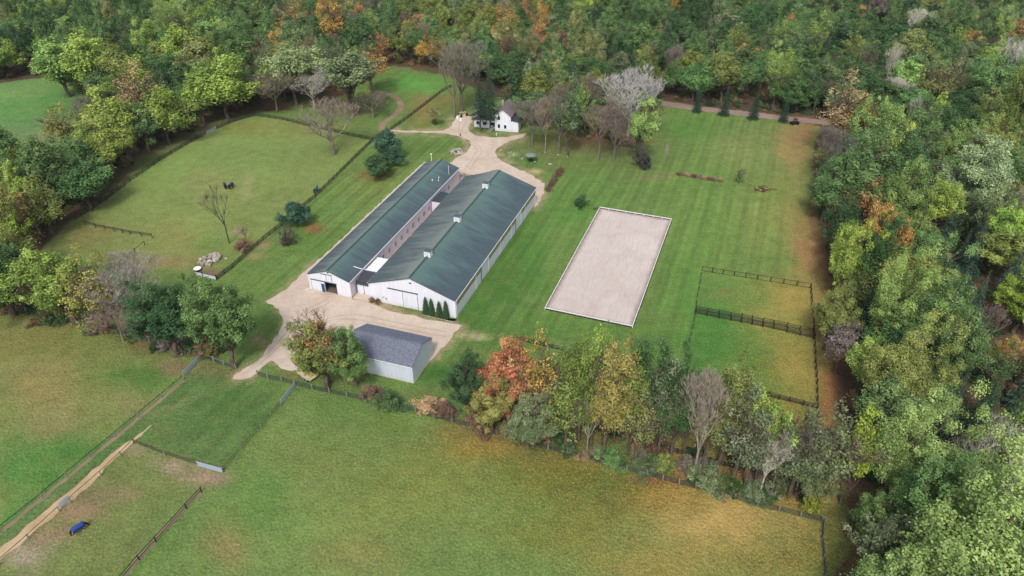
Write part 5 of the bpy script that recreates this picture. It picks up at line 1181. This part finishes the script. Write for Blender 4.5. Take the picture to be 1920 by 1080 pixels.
def where(wname, u, v):
    if wname == 'grove': return 'in the leafless grove right of the farmhouse'
    if wname == 'left belt': return 'in the left tree belt, ' + ('by the paddock far corner' if v < 270 else 'by the curved fence' if v < 370 else 'by the photo edge')
    if wname == 'back':
        row = 'front rows' if v > 150 else 'second rows' if v > 95 else 'back rows'
        segs_ = [(120, 'the upper left field'), (290, 'the upper left clump'), (470, 'the wide yellow-green tree'), (620, 'the domed willow'), (760, 'the curving path'), (900, 'the tall leafless pair'),
                 (1010, 'the farmhouse'), (1130, 'the farmhouse grove'), (1240, 'the wide silvery tree'), (1340, 'the leftmost roadside spruce'), (1440, 'the middle roadside spruces'), (1540, 'the parked vehicle'), (1660, 'the road end'), (1790, 'the pale feathery tree'), (9999, 'the right edge wood')]
        return row + ' above ' + next(t for e, t in segs_ if u < e)
    lev = [(270, 'the road'), (350, 'the brush pile'), (430, 'the arena top'), (510, 'the arena middle'), (590, 'the upper right paddock'), (680, 'the dividing fence'), (780, 'the lower right paddock'), (900, 'the fresh green oak'), (9999, 'the bottom corner')]
    dep = 'outer' if u < 1640 else 'middle' if u < 1760 else 'deep' if u < 1850 else 'edge of'
    return dep + ' right wood level with ' + next(t for e, t in lev if v < e)
KN = {'round': 'leafy tree', 'tall': 'slender tree', 'sparse': 'thinning tree', 'bare': 'leafless tree', 'spruce': 'spruce'}
groups = {}
for q in indiv:
    s, c, u, v = q; groups.setdefault((c[6], KN[c[1]], where(c[0], u, v)), []).append(q)
ORD = ['leftmost', 'second from left', 'third from left', 'fourth from left', 'fifth from left', 'sixth from left', 'seventh from left', 'eighth from left', 'ninth from left', 'tenth from left']
for (cn, kn, wh), qs in groups.items():
    qs.sort(key=lambda q: q[2]); m = len(qs)
    for i, q in enumerate(qs):
        c = q[1]; lab = '%s %s %s' % (cn, kn, wh)
        if m > 1: lab += ', ' + (ORD[i] if i < m - 1 else 'rightmost')
        put_tree(c[1], c[2], c[3], c[4], c[5], cn, lab, None, jit=.13)
# labels of the hand-placed spruces
sp = [o for o in C.objects if o.name.startswith('spruce_tree') and 'label' not in o]
gs = {}
for o in sp:
    h = o.scale.z * HT; u, v = project(np.array([o.location.x]), np.array([o.location.y]), np.array([h * .6])); wn_ = 'right' if v[0] > 250 or u[0] > 1800 else 'back'
    gs.setdefault((o['_c'], where(wn_, u[0], v[0])), []).append((u[0], o))
for (cn, wh), L_ in gs.items():
    L_.sort(key=lambda q: q[0])
    for i, (u, o) in enumerate(L_): o['label'] = '%s full spruce %s' % (cn, wh) + ('' if len(L_) == 1 else ', %s' % (ORD[i] if i < len(L_) - 1 else 'rightmost'))
for o in C.objects:
    if '_c' in o: del o['_c']

def gn_scatter(name, pts, protos, mat, kindkey='stuff'):
    """one object: crowns instanced on points; pts rows = x, y, sx, sz, rot, index, r, g, b"""
    A = np.array(pts, float); me = bpy.data.meshes.new(name); me.vertices.add(len(A)); me.vertices.foreach_set('co', np.stack([A[:, 0], A[:, 1], A[:, 9]], 1).astype(np.float32).ravel())
    for nm, arr in (('sc', np.stack([A[:, 2], A[:, 2], A[:, 3]], 1)), ('rt', np.stack([A[:, 4] * 0, A[:, 4] * 0, A[:, 4]], 1)), ('tn', A[:, 6:9])):
        at = me.attributes.new(nm, 'FLOAT_VECTOR', 'POINT'); at.data.foreach_set('vector', arr.astype(np.float32).ravel())
    at = me.attributes.new('ix', 'INT', 'POINT'); at.data.foreach_set('value', A[:, 5].astype(np.int32))
    o = link(name, me); ng = bpy.data.node_groups.new(name, 'GeometryNodeTree')
    ng.interface.new_socket('Geometry', in_out='INPUT', socket_type='NodeSocketGeometry'); ng.interface.new_socket('Geometry', in_out='OUTPUT', socket_type='NodeSocketGeometry')
    N = ng.nodes; Lk = ng.links; gi = N.new('NodeGroupInput'); go = N.new('NodeGroupOutput'); jn = N.new('GeometryNodeJoinGeometry')
    for p in protos:
        oi = N.new('GeometryNodeObjectInfo'); oi.inputs['Object'].default_value = p; sm = N.new('GeometryNodeSetMaterial'); sm.inputs['Material'].default_value = mat
        gt = N.new('GeometryNodeGeometryToInstance'); Lk.new(oi.outputs['Geometry'], sm.inputs[0]); Lk.new(sm.outputs[0], gt.inputs[0]); Lk.new(gt.outputs[0], jn.inputs[0])
    def na(n, t):
        x = N.new('GeometryNodeInputNamedAttribute'); x.data_type = t; x.inputs[0].default_value = n; return x.outputs[0]
    ip = N.new('GeometryNodeInstanceOnPoints'); ip.inputs['Pick Instance'].default_value = True
    Lk.new(gi.outputs[0], ip.inputs['Points']); Lk.new(jn.outputs[0], ip.inputs['Instance']); Lk.new(na('ix', 'INT'), ip.inputs['Instance Index'])
    e2 = N.new('FunctionNodeEulerToRotation'); Lk.new(na('rt', 'FLOAT_VECTOR'), e2.inputs[0]); Lk.new(e2.outputs[0], ip.inputs['Rotation']); Lk.new(na('sc', 'FLOAT_VECTOR'), ip.inputs['Scale'])
    st = N.new('GeometryNodeStoreNamedAttribute'); st.data_type = 'FLOAT_VECTOR'; st.domain = 'INSTANCE'; st.inputs['Name'].default_value = 'tint'
    Lk.new(ip.outputs[0], st.inputs[0]); Lk.new(na('tn', 'FLOAT_VECTOR'), st.inputs['Value']); Lk.new(st.outputs[0], go.inputs[0])
    md = o.modifiers.new('scatter', 'NODES'); md.node_group = ng; me.materials.append(mat)
    return o
pk = [FIRST[(k, v)] for k in ('round', 'tall', 'sparse') for v in range(len(PRO[k])) if (k, v) in FIRST]
pkk = [k for k in ('round', 'tall', 'sparse') for v in range(len(PRO[k])) if (k, v) in FIRST]
rows = []
for s, c, u, v in rest:
    kd = 'sparse' if c[1] in ('bare', 'sparse') else c[1]
    if kd == 'spruce': kd = 'tall'
    ch = [i for i, k in enumerate(pkk) if k == kd]; ch = ch or [0]
    base = lin(COL[c[6]]); g = 1 + rw.normal() * .13
    rows.append((c[2], c[3], c[5] / WID[kd], c[4] / HT, rw.rand() * 6.28, ch[rw.randint(len(ch))], *[min(1, b * LEAFK * g) for b in base], 0.0))
print('TREES manual', nman, 'individual', len(indiv), 'mass', len(rows), {k: v for k, v in cnt.items()})
if rows:
    fw = gn_scatter('far_woods', rows, pk, M['leaf_far']); tag(fw, 'far mass of mixed green and autumn trees filling the top of the view', 'woods', kind='stuff')
# undergrowth on the woodland floor and along fences
ub = []
bsh = [FIRST[(k, v)] for k, v in FIRST if k == 'bush']
for wname, poly in list(WOODS.items()) + [('row1', [(0, 560), (80, 575), (420, 655), (400, 680), (0, 590)]), ('row2', [(880, 770), (1480, 880), (1530, 965), (1000, 838), (870, 798)])]:
    W = [G(*p) for p in poly]; xs = [p.x for p in W]; ys = [p.y for p in W]; area = (max(xs) - min(xs)) * (max(ys) - min(ys)); n = int(area / (14 if wname in WOODS else 8))
    pts = np.stack([rw.uniform(min(xs), max(xs), n), rw.uniform(min(ys), max(ys), n)], 1); k = inside([(p.x, p.y) for p in W], pts[:, 0], pts[:, 1])
    for x, y in pts[k]:
        u, v = project(np.array([x]), np.array([y]), np.array([0.]))
        if u[0] < -20 or u[0] > 1940 or v[0] > 1110 or v[0] < 20: continue
        w = rw.uniform(1.8, 5.2); h = rw.uniform(.7, 3.4); cn = ('olive', 'brown', 'deep green', 'dark green', 'tan', 'brown-grey', 'grey-green')[rw.randint(7)]
        ub.append((x, y, w / WID['bush'], h / HT, rw.rand() * 6.28, rw.randint(len(bsh)), *[b * 1.0 for b in lin(COL[cn])], 0.0))
und = gn_scatter('undergrowth', ub, bsh, M['leaf_far']); tag(und, 'low brown and green undergrowth on the woodland floor', 'undergrowth', kind='stuff')

# ------------------------------------------------------------------ stones
def rock_mesh(seed):
    rr = random.Random(seed); bm = bmesh.new(); bmesh.ops.create_icosphere(bm, subdivisions=1, radius=.5)
    for v in bm.verts: v.co *= rr.uniform(.72, 1.2); v.co.z *= .75
    me = bpy.data.meshes.new('rock'); bm.to_mesh(me); bm.free(); me.materials.append(M['stone']); return me
ROCK = [rock_mesh(k) for k in range(5)]
def pile(u, v, ru, rv, n, smin, smax, label, seed):
    rr = random.Random(seed); c = G(u, v); o = empty('stone_pile', tuple(c)); tag(o, label, 'stone pile')
    ex = abs((G(u + ru, v) - c).x); ey = abs((G(u, v - rv) - c).y)
    for k in range(n):
        a = rr.uniform(0, 6.28); q = math.sqrt(rr.random()); s = rr.uniform(smin, smax); x, y = math.cos(a) * q * ex, math.sin(a) * q * ey
        r = link('stone', ROCK[k % 5], o, (x, y, s * .25 + max(0, (1 - q)) * .5)); r.scale = (s, s * rr.uniform(.7, 1.1), s); r.rotation_euler = (rr.random(), rr.random(), rr.random() * 6)
pile(394, 488, 17, 12, 46, .7, 1.6, 'heap of pale field stones inside the near corner of the upper left paddock', 1)
pile(857, 286, 13, 6, 44, .5, 1.15, 'heap of grey stones on the lawn edge beside the gravel drive', 2)
pile(958, 289, 7, 4, 16, .3, .6, 'flat patch of small stones on the lawn right of the drive', 3)
for i, (u, v, s, lb) in enumerate([(424, 486, .9, 'single pale boulder right of the stone heap in the paddock'), (455, 470, 1.3, 'pale boulder against the paddock fence'), (939, 283, 1.1, 'grey boulder beside the drive, upper of two'), (945, 292, .9, 'round pale boulder beside the drive, lower of two'), (979, 299, 1.1, 'white boulder between the drive and the green canopy'),
        (1003, 304, .8, 'small pale boulder beside the green canopy frame'), (1031, 309, 1.3, 'flat grey boulder on the lawn right of the green canopy'), (851, 258, .7, 'small pale rock on the lawn above the stone heap'), (951, 272, .7, 'small rock beside the right drive branch'), (967, 265, .6, 'tiny rock near the tip of the right drive branch'), (1047, 291, .9, 'grey rock at the foot of the grove'),
        (1064, 294, .7, 'small grey rock under the grove trees'), (443, 430, .7, 'pale rock on the pink bare patch in the paddock'), (1022, 286, .6, 'small rock left of the grove')]):
    o = link('boulder', ROCK[i % 5], None, (*G(u, v)[:2], s * .2)); o.scale = (s, s * .85, s * .8); o.rotation_euler = (0, 0, i); tag(o, lb, 'boulder')

# ------------------------------------------------------------------ horses
def horse(u, v, heading, coat, blanket, label, graze=True, group=None):
    root = empty('horse', tuple(G(u, v)), heading); tag(root, label, 'horse', group)
    V = [(0, 0, 1.18), (.35, 0, 1.2), (.68, 0, 1.22), (-.35, 0, 1.2), (-.68, 0, 1.25)]; R = [.31, .30, .27, .30, .27]; E = [(0, 1), (1, 2), (0, 3), (3, 4)]
    def chain(start, pts):
        p = start
        for (x, y, z, r) in pts: V.append((x, y, z)); R.append(r); E.append((p, len(V) - 1)); p = len(V) - 1
        return p
    if graze: chain(2, [(.95, .02, 1.18, .19), (1.2, .04, .9, .17), (1.38, .05, .58, .14), (1.44, .05, .38, .14), (1.52, .06, .12, .09)])
    else: chain(2, [(.95, 0, 1.38, .2), (1.15, 0, 1.62, .14), (1.26, 0, 1.8, .12), (1.45, 0, 1.72, .10), (1.68, 0, 1.58, .07)])
    for s in (-1, 1):
        chain(2, [(.64 + s * .05, s * .17, .92, .13), (.62 + s * .10, s * .18, .55, .075), (.62 + s * .14, s * .18, .28, .05), (.62 + s * .16, s * .18, .05, .06)])
        chain(4, [(-.66, s * .17, .95, .17), (-.55 + s * .06, s * .18, .66, .10), (-.78 + s * .08, s * .18, .46, .07), (-.74 + s * .10, s * .18, .22, .05), (-.72 + s * .10, s * .18, .05, .06)])
    me = bpy.data.meshes.new('horse_body'); me.from_pydata(V, E, []); o = link('body', me, root)
    sk = o.modifiers.new('skin', 'SKIN'); sk.use_smooth_shade = True
    for i, r in enumerate(R): me.skin_vertices[0].data[i].radius = (r, r)
    me.skin_vertices[0].data[0].use_root = True
    o.modifiers.new('sub', 'SUBSURF').levels = 1; o.modifiers['sub'].render_levels = 1; me.materials.append(coat)
    m = MB(); m.cyl((-.9, 0, 1.38), (-1.14, 0, 1.1), .09, .17, 8).cyl((-1.14, 0, 1.1), (-1.24, .02, .35), .17, .09, 8); m.build('tail', M['horse_black'], root)
    hx = (1.38, .05, .58) if graze else (1.26, 0, 1.86)
    e = MB()
    for s in (-1, 1): e.cyl((hx[0] - .08, hx[1] + s * .08, hx[2] + .04), (hx[0] - .14, hx[1] + s * .1, hx[2] + .18), .04, .01, 5)
    e.build('ear', coat, root)
    sck = MB()
    for s in (-1, 1): sck.cyl((.62 + s * .16, s * .18, .0), (.62 + s * .15, s * .18, .2), .075, .065, 8); sck.cyl((-.72 + s * .1, s * .18, .0), (-.73 + s * .1, s * .18, .2), .075, .065, 8)
    sck.build('fetlock', M['white_hair'] if blanket is M['blanket_blue'] else coat, root)
    if blanket:     # rug: a shell over back and flanks, open below
        n, k = 13, 11; Vb = []
        for i in range(n):
            t = i / (n - 1); x = -.92 + 1.86 * t; rr_ = .385 - .05 * abs(2 * t - 1) ** 2.5
            for j in range(k):
                a = math.radians(-118 + 236 * j / (k - 1)); zz = 1.2 + math.cos(a) * rr_ * 1.05; yy = math.sin(a) * rr_ * .98
                if abs(a) > 1.6: yy = math.copysign(rr_ * .96, a); zz = 1.2 - (abs(a) - 1.57) * .75
                Vb.append((x, yy, zz + .02 * math.sin(i * 1.7 + j)))
        Fb = [(i * k + j, i * k + j + 1, (i + 1) * k + j + 1, (i + 1) * k + j) for i in range(n - 1) for j in range(k - 1)]
        bo = link('blanket', np_mesh('blanket', Vb, Fb, blanket, smooth=True), root); so = bo.modifiers.new('thick', 'SOLIDIFY'); so.thickness = .03
    return root
horse(150, 997, math.radians(52), M['horse_black'], M['blanket_blue'], 'dark horse in a bright blue blanket grazing in the corner paddock at lower left')
horse(423, 353, math.radians(115), M['horse_black'], M['blanket_navy'], 'dark horse in dark rug grazing in the upper left paddock, left one of the pair')
horse(434.5, 353, math.radians(80), M['horse_black'], M['blanket_navy'], 'dark horse in navy rug, right one of the grazing pair in the upper left paddock')
horse(593, 361, math.radians(75), M['horse_bay'], M['blanket_teal'], 'dark horse in blue rug standing by the diagonal paddock fence', False)

# ------------------------------------------------------------------ trailer and yard things
tr = empty('flat_trailer', tuple(G(578, 706)), math.radians(-38)); tag(tr, 'weathered flatbed trailer loaded with boards and hay beside the rust-topped tree', 'trailer')
MB().box(-2.0, 2.0, -1.1, 1.1, .62, .74).build('deck', M['ply'], tr, bevel=.01)
MB().box(-1.9, 1.9, -1.0, -.9, .5, .615).box(-1.9, 1.9, .9, 1.0, .5, .615).build('chassis', M['galv'], tr)
MB().bar((-2.0, -.8, .55), (-3.4, 0, .5), .1, .1).bar((-2.0, .8, .55), (-3.4, 0, .5), .1, .1).cyl((-3.3, 0, .0), (-3.3, 0, .8), .05).build('drawbar', M['galv'], tr)
for s in (-1, 1):
    for x in (.2, 1.1):
        wq = MB().cyl((x, s * 1.12, .34), (x, s * 1.32, .34), .34, n=16).build('wheel', M['tyre'], tr)
        MB().cyl((x, s * 1.325, .34), (x, s * 1.34, .34), .18, n=12).build('rim', M['galv'], wq)
    MB().box(-.4, 1.7, s * 1.02, s * 1.38, .755, .80).build('mudguard', M['galv'], tr) if s < 0 else MB().box(-.4, 1.7, 1.02, 1.38, .755, .80).build('mudguard', M['galv'], tr)
MB().bar((-1.95, -1.05, .75), (-1.95, -1.05, 1.5), .06).bar((-1.95, 1.05, .75), (-1.95, 1.05, 1.5), .06).bar((-1.95, -1.05, 1.5), (-1.95, 1.05, 1.5), .06).build('headboard', M['galv'], tr)
hb = MB()
rr = random.Random(4)
vs = []
for i in range(9):
    for j in range(7):
        x = -.9 + i * .3; y = -.85 + j * .28; e_ = min(i, 8 - i, j, 6 - j); vs.append((x, y, .742 + min(e_, 2) * .22 + rr.uniform(0, .12) * (e_ > 0)))
hb.poly(vs, [(i * 7 + j, (i + 1) * 7 + j, (i + 1) * 7 + j + 1, i * 7 + j + 1) for i in range(8) for j in range(6)])
ho = hb.build('hay_load', M['hay'], None); ho.location = tr.location; ho.rotation_euler = tr.rotation_euler; ho.name = 'hay_heap'; tag(ho, 'heap of yellow hay lying on the flatbed trailer', 'hay')
pl = MB().bar((-.2, .2, .85), (3.4, .9, 1.2), 1.1, .06).build('plywood_sheet', M['ply'], None); pl.location = tr.location + Vector((.3, .9, .25)); pl.rotation_euler = tr.rotation_euler; tag(pl, 'pale board leaning over the back of the flatbed trailer', 'board')
bx = MB().box(-.7, .7, -.5, .5, 0, .7).build('tub', M['black'], None, tuple(G(596, 694)), .3, bevel=.05); tag(bx, 'black tub on the ground right of the flatbed trailer', 'tub'); bx.name = 'feed_tub'

# round trough
tg = empty('water_trough', tuple(G(371, 507))); tag(tg, 'white oval water trough with dark side by the panel fence', 'trough')
MB().cyl((0, 0, 0), (0, 0, .6), .85, .9, 18).build('tub', M['black'], tg); MB().cyl((0, 0, .602), (0, 0, .66), .92, .9, 18).build('rim_lid', M['white_paint'], tg)
# canopy frame
cp = empty('garden_canopy', tuple(G(995, 303)), .1); tag(cp, 'small pale green hexagonal canopy on thin poles standing on the lawn', 'canopy')
pts6 = [(1.9 * math.cos(k * math.pi / 3), 1.9 * math.sin(k * math.pi / 3)) for k in range(6)]
MB().poly([(x, y, 2.3) for x, y in pts6] + [(0, 0, 2.85)] + [(x * .97, y * .97, 2.2) for x, y in pts6] + [(0, 0, 2.75)], [(k, (k + 1) % 6, 6) for k in range(6)] + [(7 + (k + 1) % 6, 7 + k, 13) for k in range(6)] + [(k, 7 + k, 7 + (k + 1) % 6, (k + 1) % 6) for k in range(6)]).build('roof', M['green_canvas'], cp)
for x, y in pts6: MB().cyl((x * .9, y * .9, 0), (x * .9, y * .9, 2.22), .05, n=6).build('pole', M['dark_trim'], cp)
MB().cyl((0, 0, .55), (0, 0, .62), .8, n=12).cyl((0, 0, 0), (0, 0, .55), .08).build('table', M['timber_dark'], cp)
# hedge of brown bushes with a pale rail: right of the wide barn's far end
fence('rail_fence', [(1023, 358), (1034, 340), (1049, 315)], 'pale single rail beside the row of rust-brown bushes near the wide barn', post=PG, rail=M['timber_grey'], rails=(1.0,), h=1.1, rt=.12, rh=.12, spacing=4)
for i, (u, v) in enumerate(((1028, 358), (1034, 349), (1040, 340), (1046, 330), (1052, 322))):
    T('bush', u, v, v - 13, 15, 'brown', 'rust-brown bush in the short row near the wide barn, %s' % ('nearest the barn', 'second from the barn', 'middle one', 'fourth from the barn', 'farthest from the barn')[i], 'rust-brown bushes near the wide barn')
for i in range(9):
    u = 1272 + i * 10; T('bush', u, 327 + i * 1.7, 320 + i * 1.6, 15, ('brown', 'brown-grey', 'tan')[i % 3], 'rusty brown bush in the long row on the mown field, %s' % (ORD + ['rightmost'])[i if i < 8 else 10], 'rusty bushes in the row on the mown field')
bp = empty('brush_pile', tuple(G(1429, 356))); tag(bp, 'heap of brown branches and logs on the mown field', 'brush pile'); rr = random.Random(12)
for k in range(26):
    a = rr.uniform(0, 3.14); L = rr.uniform(.8, 1.8); c = Vector((rr.gauss(0, .8), rr.gauss(0, .6), rr.uniform(.1, .8))); d = Vector((math.cos(a), math.sin(a), rr.uniform(-.2, .2))) * L
    MB().cyl(c - d, c + d, rr.uniform(.07, .16), rr.uniform(.03, .08), 6).build('branch', (M['timber_brown'], M['mulch'], M['hay'])[k % 3], bp)
for (u, v, lb) in ((1424, 352, 'stub of log left of the brush pile'),):
    o = MB().cyl((0, 0, .2), (1.6, .8, .25), .2, .15, 8).build('log', M['timber_brown'], None, tuple(G(u, v))); tag(o, lb, 'log')
o = MB().cyl((-1, 0, .3), (.9, .5, .3), .28, .25, 10).build('log', M['timber_brown'], None, tuple(G(1119, 393))); tag(o, 'short log lying at the far left corner of the sand arena', 'log')
# parked vehicle by the road
vh = empty('parked_utility_vehicle', tuple(G(1489, 233)), math.radians(10)); tag(vh, 'small dark open utility vehicle parked below the dirt road', 'vehicle')
MB().prism_xz([(-1.5, .45), (1.5, .45), (1.55, .9), (.9, 1.05), (-.2, 1.05), (-.3, .85), (-1.5, .95)], -.75, .75).build('body', M['black'], vh, bevel=.04)
MB().box(-.45, .75, -.7, .7, 1.85, 1.93).bar((-.4, -.65, 1), (-.4, -.65, 1.86), .06).bar((-.4, .65, 1), (-.4, .65, 1.86), .06).bar((.85, -.65, 1), (.6, -.65, 1.86), .06).bar((.85, .65, 1), (.6, .65, 1.86), .06).build('roll_cage', M['black'], vh)
for x in (-1, 1):
    for s in (-1, 1): MB().cyl((x, s * .62, .36), (x, s * .86, .36), .36, n=14).build('wheel', M['tyre'], vh)
MB().box(-.35, .2, -.6, .6, 1.05, 1.2).build('seat', M['timber_brown'], vh)
# calf pens / yard clutter left of the house: black and white drums and a bench
for i, (u, v, mt, lb) in enumerate(((853, 219, M['black'], 'black yard drum left of the farmhouse, leftmost in the clutter'), (858, 222, M['white_paint'], 'white drum among the clutter left of the farmhouse'), (865, 220, M['black'], 'black drum in the middle of the clutter left of the farmhouse'), (871, 219, M['ply'], 'tan crate among the clutter left of the farmhouse'), (876, 217, M['black'], 'black drum nearest the house in the clutter'), (864, 226, M['white_paint'], 'white drum lowest in the clutter left of the farmhouse'))):
    o = MB().cyl((0, 0, 0), (0, 0, .75), .42, .36, 12).cyl((0, 0, .75), (0, 0, .82), .45, .45, 12).build('drum', mt, None, tuple(G(u, v))); tag(o, lb, 'drum')
tb = empty('picnic_bench', tuple(G(868, 214)), .2); tag(tb, 'wooden picnic bench behind the drums left of the farmhouse', 'bench')
MB().box(-1.3, 1.3, -.35, .35, .7, .76).build('tabletop', M['ply'], tb)
for s in (-1, 1): MB().box(-1.3, 1.3, s * .75 - .12, s * .75 + .12, .42, .47).build('seat', M['ply'], tb); MB().bar((s * .9, -.7, .03), (s * .9, .3, .7), .08).bar((s * .9, .7, .03), (s * .9, -.3, .7), .08).build('leg', M['timber_brown'], tb)
for (u, v, lb) in ((895, 196, 'white lawn chair behind the two dark spruces'), (931, 254, 'small yellow-white marker post on the lawn before the farmhouse')):
    q = empty('lawn_chair' if u < 900 else 'marker_post', tuple(G(u, v))); 
    if u < 900:
        tag(q, lb, 'chair'); MB().box(-.3, .3, -.3, .3, .4, .45).build('seat', M['white_paint'], q); MB().bar((0, .28, .45), (0, .4, 1.0), .6, .05, (0, 1, 0)).build('backrest', M['white_paint'], q)
        for x in (-.25, .25):
            for y in (-.25, .25): MB().box(x - .03, x + .03, y - .03, y + .03, 0, .4).build('leg', M['white_paint'], q)
    else:
        tag(q, lb, 'post'); MB().cyl((0, 0, 0), (0, 0, 1.0), .12, .1, 8).build('shaft', M['white_paint'], q); MB().cyl((0, 0, 1.0), (0, 0, 1.12), .13, .05, 8).build('cap', M['hay'], q)
# bed with stones below the arborvitaes
sheet('planting_bed', [(793, 586), (853, 602), (857, 598), (850, 603), (793, 590)], .03, M['mulch'], .1)
for i, (u, v) in enumerate(((699, 566), (708, 568))): T('bush', u, v, v - 9, 15, 'brown', 'small purple-brown shrub at the wide barn wall, %s of two' % ('left', 'right')[i], 'purple-brown shrubs at the barn wall')
es = empty('edging_stones', tuple(G(793, 591))); tag(es, 'row of small pale stones edging the arborvitae bed', 'stone edging')
for k in range(18):
    p = G(793, 591).lerp(G(852, 605), k / 17) - G(793, 591); r = link('stone', ROCK[k % 5], es, tuple(p + Vector((0, 0, .1)))); r.scale = (.45, .4, .35)

# ------------------------------------------------------------------ thin autumn haze
t_ = NT('thin_haze'); t_.t.nodes.clear(); t_.out = t_.t.nodes.new("ShaderNodeOutputMaterial"); pv_ = t_.t.nodes.new("ShaderNodeVolumePrincipled")
pv_.inputs['Color'].default_value = (.86, .92, 1, 1); pv_.inputs['Density'].default_value = HAZE; t_.t.links.new(pv_.outputs[0], t_.out.inputs['Volume'])
hz = MB().box(-5200, 5200, -5200, 5200, -1, 110).build('haze', t_.m); tag(hz, kind='stuff')
bpy.context.view_layer.update()
scene.render.resolution_x = 1024; scene.render.resolution_y = 576
